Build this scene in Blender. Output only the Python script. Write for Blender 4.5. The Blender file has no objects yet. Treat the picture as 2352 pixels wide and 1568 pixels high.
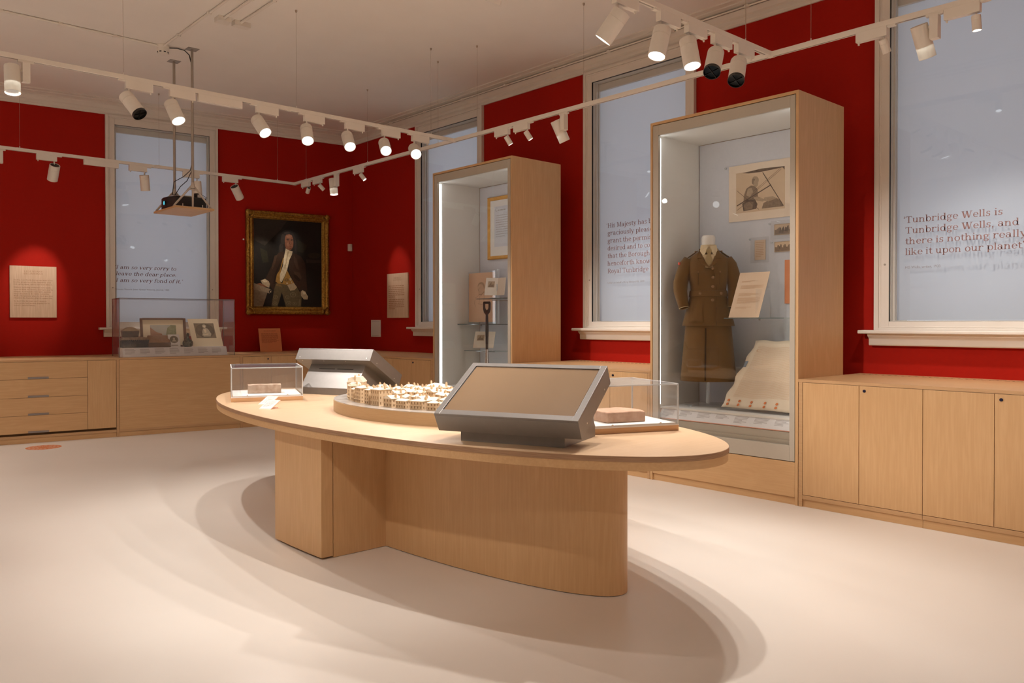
import bpy, math, random
from mathutils import Vector, Matrix
R = math.radians
random.seed(7)
SC = bpy.context.scene
COL = SC.collection

# ---------------------------------------------------------------- camera
TH, PI_, RO = 0.7364, 0.0103, -0.0008
fwd = Vector((math.sin(TH)*math.cos(PI_), math.cos(TH)*math.cos(PI_), -math.sin(PI_)))
rgt = Vector((math.cos(TH), -math.sin(TH), 0.0))
upv = rgt.cross(fwd)
rgt, upv = rgt*math.cos(RO) + upv*math.sin(RO), upv*math.cos(RO) - rgt*math.sin(RO)
cd = bpy.data.cameras.new('camera')
cd.sensor_width = 36.0
cd.lens = 1848.02/2352*36.0
cd.shift_y = -25.53/2352
cd.clip_start = 0.05
cam = bpy.data.objects.new('camera', cd)
COL.objects.link(cam)
cam.matrix_world = Matrix(((rgt.x, upv.x, -fwd.x, 0.0), (rgt.y, upv.y, -fwd.y, 0.0), (rgt.z, upv.z, -fwd.z, 1.3), (0, 0, 0, 1)))
SC.camera = cam

# ---------------------------------------------------------------- sky outside the windows (overcast dusk), exposure
world = bpy.data.worlds.new('overcast_sky')
world.use_nodes = True
world.node_tree.nodes['Background'].inputs[0].default_value = (0.80, 0.84, 0.97, 1)
world.node_tree.nodes['Background'].inputs[1].default_value = 2.5
SC.world = world
SC.view_settings.view_transform = 'Standard'
SC.view_settings.look = 'None'
SC.view_settings.gamma = 1.0
SC.view_settings.use_curve_mapping = False
SC.view_settings.exposure = -0.42
LAMP_COL = (1.0, 0.92, 0.845)
K_TABLE, K_WALL, K_MINI, K_FLOOD, K_ROOM = 120.0, 80.0, 26.0, 80.0, 100.0
LED_STRENGTH = 9.0

cy = SC.cycles
cy.use_denoising = True
cy.use_adaptive_sampling = True
cy.adaptive_threshold = 0.03
cy.max_bounces = 10
cy.diffuse_bounces = 6
cy.glossy_bounces = 4
cy.transmission_bounces = 6
cy.transparent_max_bounces = 16
cy.caustics_reflective = False
cy.caustics_refractive = False
cy.sample_clamp_indirect = 4.0

# ---------------------------------------------------------------- helpers
def tag(o, label=None, cat=None, group=None, kind=None):
    if label: o['label'] = label
    if cat: o['category'] = cat
    if group: o['group'] = group
    if kind: o['kind'] = kind
    return o

def thing(name, label, cat, loc=(0, 0, 0), rotz=0.0, group=None, kind=None):
    o = bpy.data.objects.new(name, None)
    COL.objects.link(o)
    o.location = loc
    o.rotation_euler = (0, 0, rotz)
    o.empty_display_size = 0.05
    return tag(o, label, cat, group, kind)

def link(name, data, parent=None):
    o = bpy.data.objects.new(name, data)
    COL.objects.link(o)
    if parent is not None: o.parent = parent
    return o

class MB:
    """collects shapes and links them as one mesh"""
    def __init__(s):
        s.v, s.f, s.mi, s.cur = [], [], [], 0
    def mat(s, i):
        s.cur = i
        return s
    def add(s, vs, fs):
        b = len(s.v)
        s.v += [tuple(v) for v in vs]
        for f in fs:
            s.f.append(tuple(b+i for i in f)); s.mi.append(s.cur)
        return s
    def box(s, x0, x1, y0, y1, z0, z1):
        x0, x1 = min(x0, x1), max(x0, x1); y0, y1 = min(y0, y1), max(y0, y1); z0, z1 = min(z0, z1), max(z0, z1)
        return s.add([(x0,y0,z0),(x1,y0,z0),(x1,y1,z0),(x0,y1,z0),(x0,y0,z1),(x1,y0,z1),(x1,y1,z1),(x0,y1,z1)],
                     [(0,3,2,1),(4,5,6,7),(0,1,5,4),(1,2,6,5),(2,3,7,6),(3,0,4,7)])
    def hexa(s, lo, hi):
        """two 4-point rings"""
        return s.add(list(lo)+list(hi), [(0,3,2,1),(4,5,6,7),(0,1,5,4),(1,2,6,5),(2,3,7,6),(3,0,4,7)])
    def prism(s, poly, fn, a, b):
        """polygon (2-D) extruded: fn(p, t) -> 3-D"""
        n = len(poly)
        return s.add([fn(p, a) for p in poly] + [fn(p, b) for p in poly],
                     [tuple(range(n-1, -1, -1)), tuple(range(n, 2*n))] + [(i, (i+1) % n, n+(i+1) % n, n+i) for i in range(n)])
    def slab(s, poly, z0, z1):
        return s.prism(poly, lambda p, t: (p[0], p[1], t), z0, z1)
    def loft(s, rings, cap0=True, cap1=True, closed=True):
        n = len(rings[0]); vs = [p for r in rings for p in r]; fs = []
        for k in range(len(rings)-1):
            for i in range(n if closed else n-1):
                j = (i+1) % n
                fs.append((k*n+i, k*n+j, (k+1)*n+j, (k+1)*n+i))
        if cap0: fs.append(tuple(range(n-1, -1, -1)))
        if cap1: fs.append(tuple((len(rings)-1)*n+i for i in range(n)))
        return s.add(vs, fs)
    def tube(s, pts, rad, n=10, cap=True):
        pts = [Vector(p) for p in pts]; rings = []
        rr = rad if isinstance(rad, (list, tuple)) else [rad]*len(pts)
        prev = None
        for i, p in enumerate(pts):
            d = (pts[min(i+1, len(pts)-1)] - pts[max(i-1, 0)]).normalized()
            if prev is None:
                u = d.cross(Vector((0, 0, 1)))
                if u.length < 1e-3: u = d.cross(Vector((1, 0, 0)))
            else:
                u = prev - d*prev.dot(d)
            u.normalize(); prev = u; w = d.cross(u)
            rings.append([p + (u*math.cos(2*math.pi*k/n) + w*math.sin(2*math.pi*k/n))*rr[i] for k in range(n)])
        return s.loft(rings, cap, cap)
    def lathe(s, prof, n=24, c=(0, 0, 0)):
        """profile of (r, z) about the vertical through c"""
        rings = [[(c[0]+r*math.cos(2*math.pi*k/n), c[1]+r*math.sin(2*math.pi*k/n), c[2]+z) for k in range(n)] for r, z in prof]
        return s.loft(rings, True, True)
    def frame(s, x0, x1, z0, z1, wl, wr, wb, wt, y0, y1):
        """rectangular picture-frame shape in the x-z plane"""
        s.box(x0, x0+wl, y0, y1, z0, z1); s.box(x1-wr, x1, y0, y1, z0, z1)
        s.box(x0+wl, x1-wr, y0, y1, z0, z0+wb); s.box(x0+wl, x1-wr, y0, y1, z1-wt, z1)
        return s
    def build(s, name, mats, parent=None, smooth=False, bevel=0.0, seg=2):
        me = bpy.data.meshes.new(name)
        me.from_pydata(s.v, [], s.f)
        mats = mats if isinstance(mats, (list, tuple)) else [mats]
        for m in mats: me.materials.append(m)
        if len(mats) > 1: me.polygons.foreach_set('material_index', s.mi)
        if smooth: me.polygons.foreach_set('use_smooth', [True]*len(me.polygons))
        me.update()
        o = link(name, me, parent)
        if smooth and smooth != 'all':
            me.set_sharp_from_angle(angle=R(38))
        if bevel:
            b = o.modifiers.new('bevel', 'BEVEL'); b.width = bevel; b.segments = seg; b.limit_method = 'ANGLE'
        return o

def rot_to(d):
    """rotation that turns -Z to direction d"""
    return Vector((0, 0, -1)).rotation_difference(Vector(d).normalized())

# ---------------------------------------------------------------- materials
def new_mat(name):
    m = bpy.data.materials.new(name)
    m.use_nodes = True
    nt = m.node_tree
    return m, nt, nt.nodes['Principled BSDF']

def pm(name, c1, c2=None, scale=8.0, rough=0.6, metal=0.0, bump=0.0, stretch=(1, 1, 1), detail=4.0, spec=0.5, contrast=(0.3, 0.7), coat=0.0, sheen=0.0):
    m, nt, b = new_mat(name)
    b.inputs['Roughness'].default_value = rough
    b.inputs['Metallic'].default_value = metal
    b.inputs['Specular IOR Level'].default_value = spec
    b.inputs['Coat Weight'].default_value = coat
    b.inputs['Sheen Weight'].default_value = sheen
    c2 = c2 or tuple(x*0.94 for x in c1)
    tc = nt.nodes.new('ShaderNodeTexCoord'); mp = nt.nodes.new('ShaderNodeMapping')
    mp.inputs['Scale'].default_value = stretch
    nz = nt.nodes.new('ShaderNodeTexNoise'); nz.inputs['Scale'].default_value = scale; nz.inputs['Detail'].default_value = detail
    rp = nt.nodes.new('ShaderNodeValToRGB')
    rp.color_ramp.elements[0].position, rp.color_ramp.elements[1].position = contrast
    rp.color_ramp.elements[0].color = (*c1, 1); rp.color_ramp.elements[1].color = (*c2, 1)
    L = nt.links.new
    L(tc.outputs['Object'], mp.inputs['Vector']); L(mp.outputs[0], nz.inputs['Vector'])
    L(nz.outputs['Fac'], rp.inputs['Fac']); L(rp.outputs[0], b.inputs['Base Color'])
    if bump:
        bp = nt.nodes.new('ShaderNodeBump'); bp.inputs['Strength'].default_value = bump; bp.inputs['Distance'].default_value = 0.004
        L(nz.outputs['Fac'], bp.inputs['Height']); L(bp.outputs[0], b.inputs['Normal'])
    return m

def ply(name, grain, c1=(0.63, 0.395, 0.20), c2=(0.575, 0.35, 0.168), rough=0.42):
    """birch-faced plywood: fine grain along one axis with broad cathedral figure"""
    m, nt, b = new_mat(name)
    b.inputs['Roughness'].default_value = rough
    b.inputs['Specular IOR Level'].default_value = 0.35
    L = nt.links.new
    tc = nt.nodes.new('ShaderNodeTexCoord')
    def nz(stretch, scale, detail, dist=0.0):
        mp = nt.nodes.new('ShaderNodeMapping'); mp.inputs['Scale'].default_value = stretch
        n = nt.nodes.new('ShaderNodeTexNoise'); n.inputs['Scale'].default_value = scale
        n.inputs['Detail'].default_value = detail; n.inputs['Distortion'].default_value = dist
        L(tc.outputs['Object'], mp.inputs['Vector']); L(mp.outputs[0], n.inputs['Vector'])
        return n
    fine = [1.0, 1.0, 1.0]; fine['xyz'.index(grain)] = 0.05
    broad = [1.0, 1.0, 1.0]; broad['xyz'.index(grain)] = 0.25
    a = nz(fine, 90.0, 2.0); c = nz(broad, 5.0, 3.0, 1.6)
    w = nt.nodes.new('ShaderNodeMath'); w.operation = 'MULTIPLY'; w.inputs[1].default_value = 18.0
    sn = nt.nodes.new('ShaderNodeMath'); sn.operation = 'SINE'
    L(c.outputs['Fac'], w.inputs[0]); L(w.outputs[0], sn.inputs[0])
    mx = nt.nodes.new('ShaderNodeMath'); mx.operation = 'MULTIPLY_ADD'; mx.inputs[1].default_value = 0.10
    L(sn.outputs[0], mx.inputs[0]); L(a.outputs['Fac'], mx.inputs[2])
    ad = nt.nodes.new('ShaderNodeMath'); ad.operation = 'MULTIPLY_ADD'; ad.inputs[1].default_value = 0.7
    L(c.outputs['Fac'], ad.inputs[0]); L(mx.outputs[0], ad.inputs[2])
    rp = nt.nodes.new('ShaderNodeValToRGB')
    rp.color_ramp.elements[0].position = 0.55; rp.color_ramp.elements[1].position = 1.15
    rp.color_ramp.elements[0].color = (*c1, 1); rp.color_ramp.elements[1].color = (*c2, 1)
    L(ad.outputs[0], rp.inputs['Fac']); L(rp.outputs[0], b.inputs['Base Color'])
    return m

def ply_edge(name, c1=(0.40, 0.235, 0.13), c2=(0.24, 0.125, 0.065)):
    """cut plywood edge: thin horizontal plies"""
    m, nt, b = new_mat(name)
    b.inputs['Roughness'].default_value = 0.55
    L = nt.links.new
    tc = nt.nodes.new('ShaderNodeTexCoord'); sp = nt.nodes.new('ShaderNodeSeparateXYZ')
    L(tc.outputs['Object'], sp.inputs[0])
    w = nt.nodes.new('ShaderNodeMath'); w.operation = 'MULTIPLY'; w.inputs[1].default_value = 1500.0
    sn = nt.nodes.new('ShaderNodeMath'); sn.operation = 'SINE'
    L(sp.outputs['Z'], w.inputs[0]); L(w.outputs[0], sn.inputs[0])
    nz = nt.nodes.new('ShaderNodeTexNoise'); nz.inputs['Scale'].default_value = 9.0
    mp = nt.nodes.new('ShaderNodeMapping'); mp.inputs['Scale'].default_value = (1, 1, 30)
    L(tc.outputs['Object'], mp.inputs['Vector']); L(mp.outputs[0], nz.inputs['Vector'])
    ad = nt.nodes.new('ShaderNodeMath'); ad.operation = 'MULTIPLY_ADD'; ad.inputs[1].default_value = 0.22
    L(sn.outputs[0], ad.inputs[0]); L(nz.outputs['Fac'], ad.inputs[2])
    rp = nt.nodes.new('ShaderNodeValToRGB')
    rp.color_ramp.elements[0].position = 0.3; rp.color_ramp.elements[1].position = 0.8
    rp.color_ramp.elements[0].color = (*c1, 1); rp.color_ramp.elements[1].color = (*c2, 1)
    L(ad.outputs[0], rp.inputs['Fac']); L(rp.outputs[0], b.inputs['Base Color'])
    return m

def emit(name, col, strength):
    m = bpy.data.materials.new(name); m.use_nodes = True; nt = m.node_tree
    nt.nodes.remove(nt.nodes['Principled BSDF'])
    e = nt.nodes.new('ShaderNodeEmission'); e.inputs[0].default_value = (*col, 1); e.inputs[1].default_value = strength
    nt.links.new(e.outputs[0], nt.nodes['Material Output'].inputs[0])
    return m

def glass(name, tint=(0.97, 0.985, 0.98), ior=1.45, rough=0.0, haze=0.0, haze_col=(0.8, 0.85, 0.9)):
    """thin clear sheet: passes light straight through, mirrors a little at glancing angles"""
    m = bpy.data.materials.new(name); m.use_nodes = True; nt = m.node_tree
    nt.nodes.remove(nt.nodes['Principled BSDF'])
    L = nt.links.new
    t = nt.nodes.new('ShaderNodeBsdfTransparent'); t.inputs[0].default_value = (*tint, 1)
    g = nt.nodes.new('ShaderNodeBsdfGlossy'); g.inputs['Roughness'].default_value = rough
    lw = nt.nodes.new('ShaderNodeLayerWeight'); lw.inputs[0].default_value = 0.5
    pw = nt.nodes.new('ShaderNodeMath'); pw.operation = 'POWER'; pw.inputs[1].default_value = 5.0
    fr = nt.nodes.new('ShaderNodeMath'); fr.operation = 'MULTIPLY_ADD'; f0 = ((ior-1)/(ior+1))**2
    fr.inputs[1].default_value = 0.9*(1-f0); fr.inputs[2].default_value = f0
    mx = nt.nodes.new('ShaderNodeMixShader')
    L(lw.outputs['Facing'], pw.inputs[0]); L(pw.outputs[0], fr.inputs[0]); L(fr.outputs[0], mx.inputs[0]); L(t.outputs[0], mx.inputs[1]); L(g.outputs[0], mx.inputs[2])
    out = mx
    if haze:
        d = nt.nodes.new('ShaderNodeBsdfDiffuse'); d.inputs[0].default_value = (*haze_col, 1)
        m2 = nt.nodes.new('ShaderNodeMixShader'); m2.inputs[0].default_value = haze
        L(mx.outputs[0], m2.inputs[1]); L(d.outputs[0], m2.inputs[2]); out = m2
    L(out.outputs[0], nt.nodes['Material Output'].inputs[0])
    return m

def blind_mat(name):
    m = bpy.data.materials.new(name); m.use_nodes = True; nt = m.node_tree
    nt.nodes.remove(nt.nodes['Principled BSDF'])
    L = nt.links.new
    t = nt.nodes.new('ShaderNodeBsdfTranslucent'); t.inputs[0].default_value = (0.78, 0.78, 0.78, 1)
    d = nt.nodes.new('ShaderNodeBsdfDiffuse'); d.inputs[0].default_value = (0.62, 0.64, 0.67, 1)
    mx = nt.nodes.new('ShaderNodeMixShader'); mx.inputs[0].default_value = 0.5
    L(t.outputs[0], mx.inputs[1]); L(d.outputs[0], mx.inputs[2]); L(mx.outputs[0], nt.nodes['Material Output'].inputs[0])
    return m

M = {
 'ply_v': ply('birch_ply_upright_grain', 'z'),
 'ply_h': ply('birch_ply_level_grain', 'x'),
 'ply_y': ply('birch_ply_lit_table', 'x', (0.66, 0.46, 0.29), (0.61, 0.415, 0.25), 0.35),  # paler copy for the table top; strong lamp light put into the colour
 'ply_edge': ply_edge('ply_cut_edge'),
 'ply_edge_pale': ply_edge('ply_cut_edge_pale', (0.56, 0.34, 0.17), (0.46, 0.265, 0.12)),
 'panel_ply': ply('pale_panel_ply', 'z', (0.72, 0.52, 0.37), (0.62, 0.43, 0.29), 0.6),
 'gap': pm('shadow_gap', (0.10, 0.055, 0.025), rough=0.9, spec=0.1),
 'red': pm('red_wall_paint', (0.38, 0.0095, 0.003), (0.36, 0.0085, 0.0027), 30.0, 0.75, bump=0.02, spec=0.15),
 'white': pm('white_gloss_paint', (0.76, 0.70, 0.63), (0.73, 0.67, 0.60), 6.0, 0.42),
 'ceil': pm('ceiling_paint', (0.86, 0.81, 0.75), (0.84, 0.79, 0.73), 3.0, 0.9, spec=0.1),
 'floor': pm('poured_resin_floor', (0.76, 0.71, 0.655), (0.735, 0.685, 0.63), 1.4, 0.30, spec=0.45),
 'track': pm('white_powder_coat', (0.80, 0.74, 0.66), (0.78, 0.72, 0.64), 20.0, 0.5),
 'black': pm('black_plastic', (0.012, 0.011, 0.010), (0.02, 0.018, 0.016), 30.0, 0.45),
 'wire': pm('steel_wire', (0.45, 0.36, 0.28), rough=0.35, metal=0.6),
 'steel': pm('grey_galvanised', (0.42, 0.36, 0.30), (0.36, 0.31, 0.26), 14.0, 0.45, 0.4),
 'kiosk': pm('grey_satin_metal', (0.235, 0.22, 0.21), (0.225, 0.21, 0.20), 40.0, 0.38, 0.35, spec=0.5),
 'screen': pm('dark_display_glass', (0.25, 0.165, 0.098), (0.235, 0.155, 0.092), 3.0, 0.22, spec=0.6),
 'bezel': pm('black_gasket', (0.01, 0.009, 0.008), rough=0.5),
 'case_frame': pm('stone_grey_powder_coat', (0.47, 0.42, 0.345), (0.46, 0.41, 0.335), 60.0, 0.5),
 'case_white': pm('case_lining_white', (0.74, 0.70, 0.645), (0.73, 0.69, 0.635), 10.0, 0.65),
 'case_back': pm('pale_blue_grey_cloth', (0.64, 0.64, 0.68), (0.62, 0.62, 0.66), 60.0, 0.8, spec=0.2),
 'glass': glass('clear_glass', (0.985, 0.99, 0.985)),
 'window_glass': glass('window_pane_glass', (0.95, 0.965, 0.975), 1.5, 0.02),
 'shelf_glass': glass('green_edged_glass', (0.90, 0.96, 0.94)),
 'acrylic': glass('clear_acrylic', (0.985, 0.985, 0.985), 1.4, 0.0, 0.025),
 'acrylic_edge': glass('acrylic_edge', (0.85, 0.87, 0.88), 1.5, 0.1, 0.42, (0.92, 0.93, 0.94)),
 'acrylic_dim': glass('acrylic_dark_edge', (0.62, 0.57, 0.56), 1.5, 0.1, 0.3, (0.42, 0.36, 0.34)),
 'blind': blind_mat('translucent_roller_blind'),
 'led': emit('led_strip', (0.93, 0.97, 1.0), LED_STRENGTH),
 'lens_on': emit('lit_lens', (0.93, 0.98, 1.0), 6.0),
 'lens_dim': emit('side_lit_lens', (0.90, 0.97, 1.0), 1.25),
 'lettering': pm('brown_vinyl', (0.22, 0.10, 0.085), rough=0.6),
 'lettering_grey': pm('grey_vinyl', (0.24, 0.20, 0.19), rough=0.6),
 'print_brown': pm('brown_print', (0.42, 0.22, 0.115), rough=0.7),
 'print_red': pm('rust_print', (0.44, 0.115, 0.045), rough=0.7),
 'print_grey': pm('grey_print', (0.40, 0.36, 0.34), rough=0.8),
 'orange': pm('orange_board', (0.72, 0.255, 0.105), (0.69, 0.24, 0.095), 12.0, 0.7),
 'orange_print': pm('orange_vinyl', (0.62, 0.16, 0.045), (0.66, 0.22, 0.08), 20.0, 0.6),
 'paper': pm('white_card', (0.78, 0.74, 0.70), (0.76, 0.72, 0.68), 20.0, 0.8, spec=0.2),
 'cream': pm('cream_mount_board', (0.80, 0.68, 0.48), (0.78, 0.66, 0.46), 9.0, 0.85, spec=0.2),
 'lining': pm('white_baseboard_paint', (0.80, 0.79, 0.77), rough=0.7),
 'label': pm('caption_card', (0.74, 0.70, 0.68), (0.70, 0.66, 0.64), 10.0, 0.75),
 'coral': pm('coral_edge', (0.72, 0.33, 0.22), rough=0.6),
}
# ---------------------------------------------------------------- slab-serif letter shapes (for the printed quotations and panels)
_S, _T = 0.095, 0.05
def _V(x, y0, y1, w=_S): return [[(x-w/2, y0), (x+w/2, y0), (x+w/2, y1), (x-w/2, y1)]]
def _H(x0, x1, y, h=_T): return [[(x0, y-h/2), (x1, y-h/2), (x1, y+h/2), (x0, y+h/2)]]
def _F(x, y, l=0.10, r=0.10): return _H(x-l, x+r, y, 0.045)
def _B(x): return _F(x, 0.0225)
def _U(x, y=0.5): return _F(x, y-0.0225, 0.105, 0.047)
def _D(x0, y0, x1, y1, w): return [[(x0-w/2, y0), (x0+w/2, y0), (x1+w/2, y1), (x1-w/2, y1)]]
def _A(cx, cy, rx, ry, a0=0, a1=360, w=_S, t=_T):
    n = max(5, int(abs(a1-a0)/26)); o = []
    P = lambda a, k: (cx+(rx-w*k)*math.cos(a), cy+(ry-t*k)*math.sin(a))
    for i in range(n):
        a, b = R(a0+(a1-a0)*i/n), R(a0+(a1-a0)*(i+1)/n)
        o.append([P(a, 0), P(b, 0), P(b, 1), P(a, 1)])
    return o
def _O(x, y, r): return [[(x+r*math.cos(k*math.pi/4), y+r*math.sin(k*math.pi/4)) for k in range(8)]]
G = {
 'a': (.52, _A(.22,.35,.185,.16,0,165)+_V(.36,.03,.36)+_A(.21,.15,.185,.16)+_F(.42,.0225,.03,.07)),
 'b': (.54, _V(.12,0,.73)+_U(.12,.73)+_A(.29,.25,.22,.26)), 'c': (.47, _A(.26,.25,.22,.26,40,325)+_O(.4,.37,.055)),
 'd': (.56, _A(.25,.25,.22,.26)+_V(.42,0,.73)+_U(.42,.73)+_F(.46,.0225,.04,.08)),
 'e': (.49, _A(.26,.25,.22,.26,0,322)+_H(.1,.47,.265)),
 'f': (.33, _V(.14,0,.58)+_A(.25,.57,.157,.17,40,180)+_O(.34,.66,.05)+_H(.02,.3,.475)+_B(.14)),
 'g': (.50, _A(.23,.33,.19,.18)+_A(.24,-.08,.21,.14)+_D(.1,.12,.14,.2,.07)+_D(.1,.12,.14,.03,.07)+_O(.45,.46,.05)),
 'h': (.58, _V(.11,0,.73)+_U(.11,.73)+_B(.11)+_A(.285,.3,.1775,.2,0,165)+_V(.415,0,.31)+_B(.415)),
 'i': (.27, _V(.13,0,.5)+_U(.13)+_B(.13)+_O(.13,.66,.06)),
 'j': (.27, _V(.14,-.08,.5)+_U(.14)+_O(.14,.66,.06)+_A(.03,-.08,.157,.13,270,360)+_O(-.03,-.16,.05)),
 'k': (.56, _V(.11,0,.73)+_U(.11,.73)+_B(.11)+_D(.16,.2,.4,.48,.06)+_D(.25,.3,.44,0,.11)+_F(.38,.4775)+_B(.44)),
 'l': (.27, _V(.13,0,.73)+_U(.13,.73)+_B(.13)),
 'm': (.87, _V(.11,0,.5)+_U(.11)+_B(.11)+_A(.285,.3,.1775,.2,0,165)+_V(.415,0,.31)+_B(.415)+_A(.59,.3,.1775,.2,0,165)+_V(.72,0,.31)+_B(.72)),
 'n': (.57, _V(.11,0,.5)+_U(.11)+_B(.11)+_A(.285,.3,.1775,.2,0,165)+_V(.415,0,.31)+_B(.415)),
 'o': (.52, _A(.26,.25,.23,.26)), 'p': (.55, _V(.12,-.21,.5)+_U(.12)+_F(.12,-.1875)+_A(.3,.25,.22,.26)),
 'q': (.55, _V(.42,-.21,.5)+_F(.42,-.1875)+_A(.25,.25,.22,.26)),
 'r': (.45, _V(.12,0,.5)+_U(.12)+_B(.12)+_A(.31,.32,.2,.19,55,170)+_O(.39,.43,.055)),
 's': (.43, _A(.215,.36,.155,.15,30,265)+_A(.2,.14,.175,.15,-150,85)+_V(.345,.36,.49,.04)+_V(.055,.01,.15,.04)),
 't': (.35, _V(.15,.1,.63)+_A(.26,.13,.157,.14,180,325)+_H(.02,.32,.475)),
 'u': (.58, _V(.12,.2,.5)+_U(.12)+_A(.25,.2,.1775,.21,180,350)+_V(.42,0,.5)+_U(.42)+_F(.46,.0225,.04,.08)),
 'v': (.52, _D(.1,.5,.26,0,.11)+_D(.43,.5,.27,0,.055)+_F(.1,.4775)+_F(.43,.4775,.09,.09)),
 'w': (.76, _D(.1,.5,.24,0,.11)+_D(.38,.5,.25,0,.055)+_D(.38,.5,.5,0,.11)+_D(.66,.5,.51,0,.055)+_F(.1,.4775)+_F(.38,.4775,.06,.06)+_F(.66,.4775,.09,.09)),
 'x': (.52, _D(.1,.5,.42,0,.11)+_D(.42,.5,.1,0,.055)+_F(.1,.4775)+_F(.42,.4775)+_B(.1)+_B(.42)),
 'y': (.52, _D(.1,.5,.27,.03,.11)+_D(.43,.5,.2,-.17,.055)+_O(.13,-.16,.055)+_F(.1,.4775)+_F(.43,.4775,.09,.09)),
 'z': (.46, _H(.05,.41,.475)+_H(.05,.41,.025)+_D(.35,.48,.1,.02,.1)),
 'T': (.62, _V(.31,0,.7)+_F(.31,.0225,.13,.13)+_H(.03,.59,.675)+_V(.05,.55,.7,.045)+_V(.57,.55,.7,.045)),
 'W': (.92, _D(.11,.7,.28,0,.12)+_D(.47,.7,.3,0,.06)+_D(.45,.7,.61,0,.12)+_D(.81,.7,.63,0,.06)+_F(.11,.6775,.1,.12)+_F(.46,.6775,.08,.08)+_F(.81,.6775)),
 'H': (.72, _V(.15,0,.7)+_V(.57,0,.7)+_H(.15,.57,.36)+_B(.15)+_B(.57)+_F(.15,.6775)+_F(.57,.6775)),
 'M': (.84, _V(.13,0,.7,.05)+_V(.7,0,.7)+_D(.16,.7,.4,.05,.11)+_D(.68,.7,.42,.05,.055)+_B(.13)+_B(.7)+_F(.12,.6775)+_F(.7,.6775)),
 'R': (.67, _V(.15,0,.7)+_A(.34,.52,.21,.185,-90,90)+_H(.08,.36,.68)+_H(.15,.36,.36)+_D(.36,.36,.55,0,.11)+_B(.15)+_B(.58)),
 'B': (.64, _V(.15,0,.7)+_A(.32,.53,.2,.175,-90,90)+_A(.33,.19,.24,.2,-90,90)+_H(.06,.34,.68)+_H(.15,.35,.37)+_H(.06,.35,.02)),
 'I': (.34, _V(.17,0,.7)+_B(.17)+_F(.17,.6775)),
 'L': (.58, _V(.17,0,.7)+_H(.07,.52,.025)+_V(.53,0,.2,.045)+_F(.17,.6775)),
 'E': (.60, _V(.16,0,.7)+_H(.06,.5,.675)+_H(.16,.4,.36)+_H(.06,.53,.025)+_V(.53,0,.17,.045)+_V(.5,.54,.7,.045)),
 'G': (.74, _A(.36,.35,.32,.36,45,340)+_V(.6,.05,.31)+_F(.6,.29)+_V(.6,.5,.66,.045)),
 'N': (.72, _V(.14,0,.7,.05)+_V(.58,0,.7,.05)+_D(.14,.7,.56,0,.12)+_B(.14)+_F(.12,.6775)+_F(.58,.6775)),
 'D': (.72, _V(.16,0,.7)+_A(.32,.35,.34,.35,-90,90)+_H(.06,.34,.675)+_H(.06,.34,.025)),
 'A': (.70, _D(.33,.7,.12,0,.055)+_D(.35,.7,.57,0,.12)+_H(.2,.48,.22)+_B(.12)+_B(.57)),
 'Y': (.66, _V(.33,0,.33)+_D(.11,.7,.31,.3,.12)+_D(.55,.7,.35,.3,.055)+_B(.33)+_F(.12,.6775)+_F(.55,.6775)),
 'S': (.56, _A(.28,.52,.21,.19,35,262)+_A(.27,.18,.23,.2,-145,85)+_V(.46,.5,.69,.045)+_V(.07,.01,.2,.045)),
 'P': (.62, _V(.15,0,.7)+_A(.34,.5,.23,.2,-90,90)+_H(.06,.36,.68)+_H(.15,.36,.32)+_B(.15)),
 'V': (.66, _D(.12,.7,.32,0,.12)+_D(.56,.7,.34,0,.055)+_F(.12,.6775)+_F(.56,.6775)),
 'C': (.68, _A(.36,.35,.32,.36,45,320)+_V(.58,.5,.68,.045)),
 '0': (.5, _A(.25,.35,.22,.36)), '1': (.36, _V(.2,0,.7)+_B(.2)+_D(.14,.62,.2,.7,.08)),
 '6': (.5, _A(.25,.22,.22,.23)+_A(.29,.3,.26,.41,100,180)), '7': (.48, _H(.05,.45,.66)+_D(.42,.66,.2,0,.09)),
 '8': (.5, _A(.25,.52,.18,.19)+_A(.25,.19,.22,.2)),
 ',': (.24, _O(.11,.04,.06)+_D(.14,.02,.06,-.15,.05)), '.': (.24, _O(.11,.04,.06)),
 '\u2018': (.22, _O(.12,.56,.06)+_D(.09,.57,.16,.73,.05)), '\u2019': (.22, _O(.1,.66,.06)+_D(.13,.65,.06,.5,.05)),
 '(': (.3, _A(.3,.25,.2,.48,110,250,.06,.04)), ')': (.3, _A(0,.25,.2,.48,-70,70,.06,.04)), '-': (.3, _H(.04,.26,.24)),
}
def text_width(s): return sum(G[c][0] if c in G else 0.25 for c in s)
def text(mb, fn, x, y, s, size, width=None, shear=0.0, centre=False):
    """flat letters: fn(x, y) places them; the baseline starts at x, y; width in metres sets the set width"""
    w = text_width(s)
    kx = size if width is None else width/w
    px = x - (w*kx/2 if centre else 0)
    for c in s:
        if c in G:
            for poly in G[c][1]:
                mb.add([fn(px+(a+shear*b)*kx, y+b*size) for a, b in poly], [tuple(range(len(poly)))])
            px += G[c][0]*kx
        else:
            px += 0.25*kx
def greek(mb, fn, x, y, w, n, pitch, h, rnd, last=0.6):
    """lines of print too small to read: a run of word-length strokes on each line"""
    for k in range(n):
        lim = w*(last if k == n-1 else rnd.uniform(0.86, 1.0)); q = 0.0
        while q < lim - h:
            ln = min(rnd.uniform(1.6, 5.5)*h, lim-q)
            mb.add([fn(x+q, y-k*pitch), fn(x+q+ln, y-k*pitch), fn(x+q+ln, y-k*pitch+h), fn(x+q, y-k*pitch+h)], [(0, 1, 2, 3)])
            q += ln + h*0.7
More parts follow.
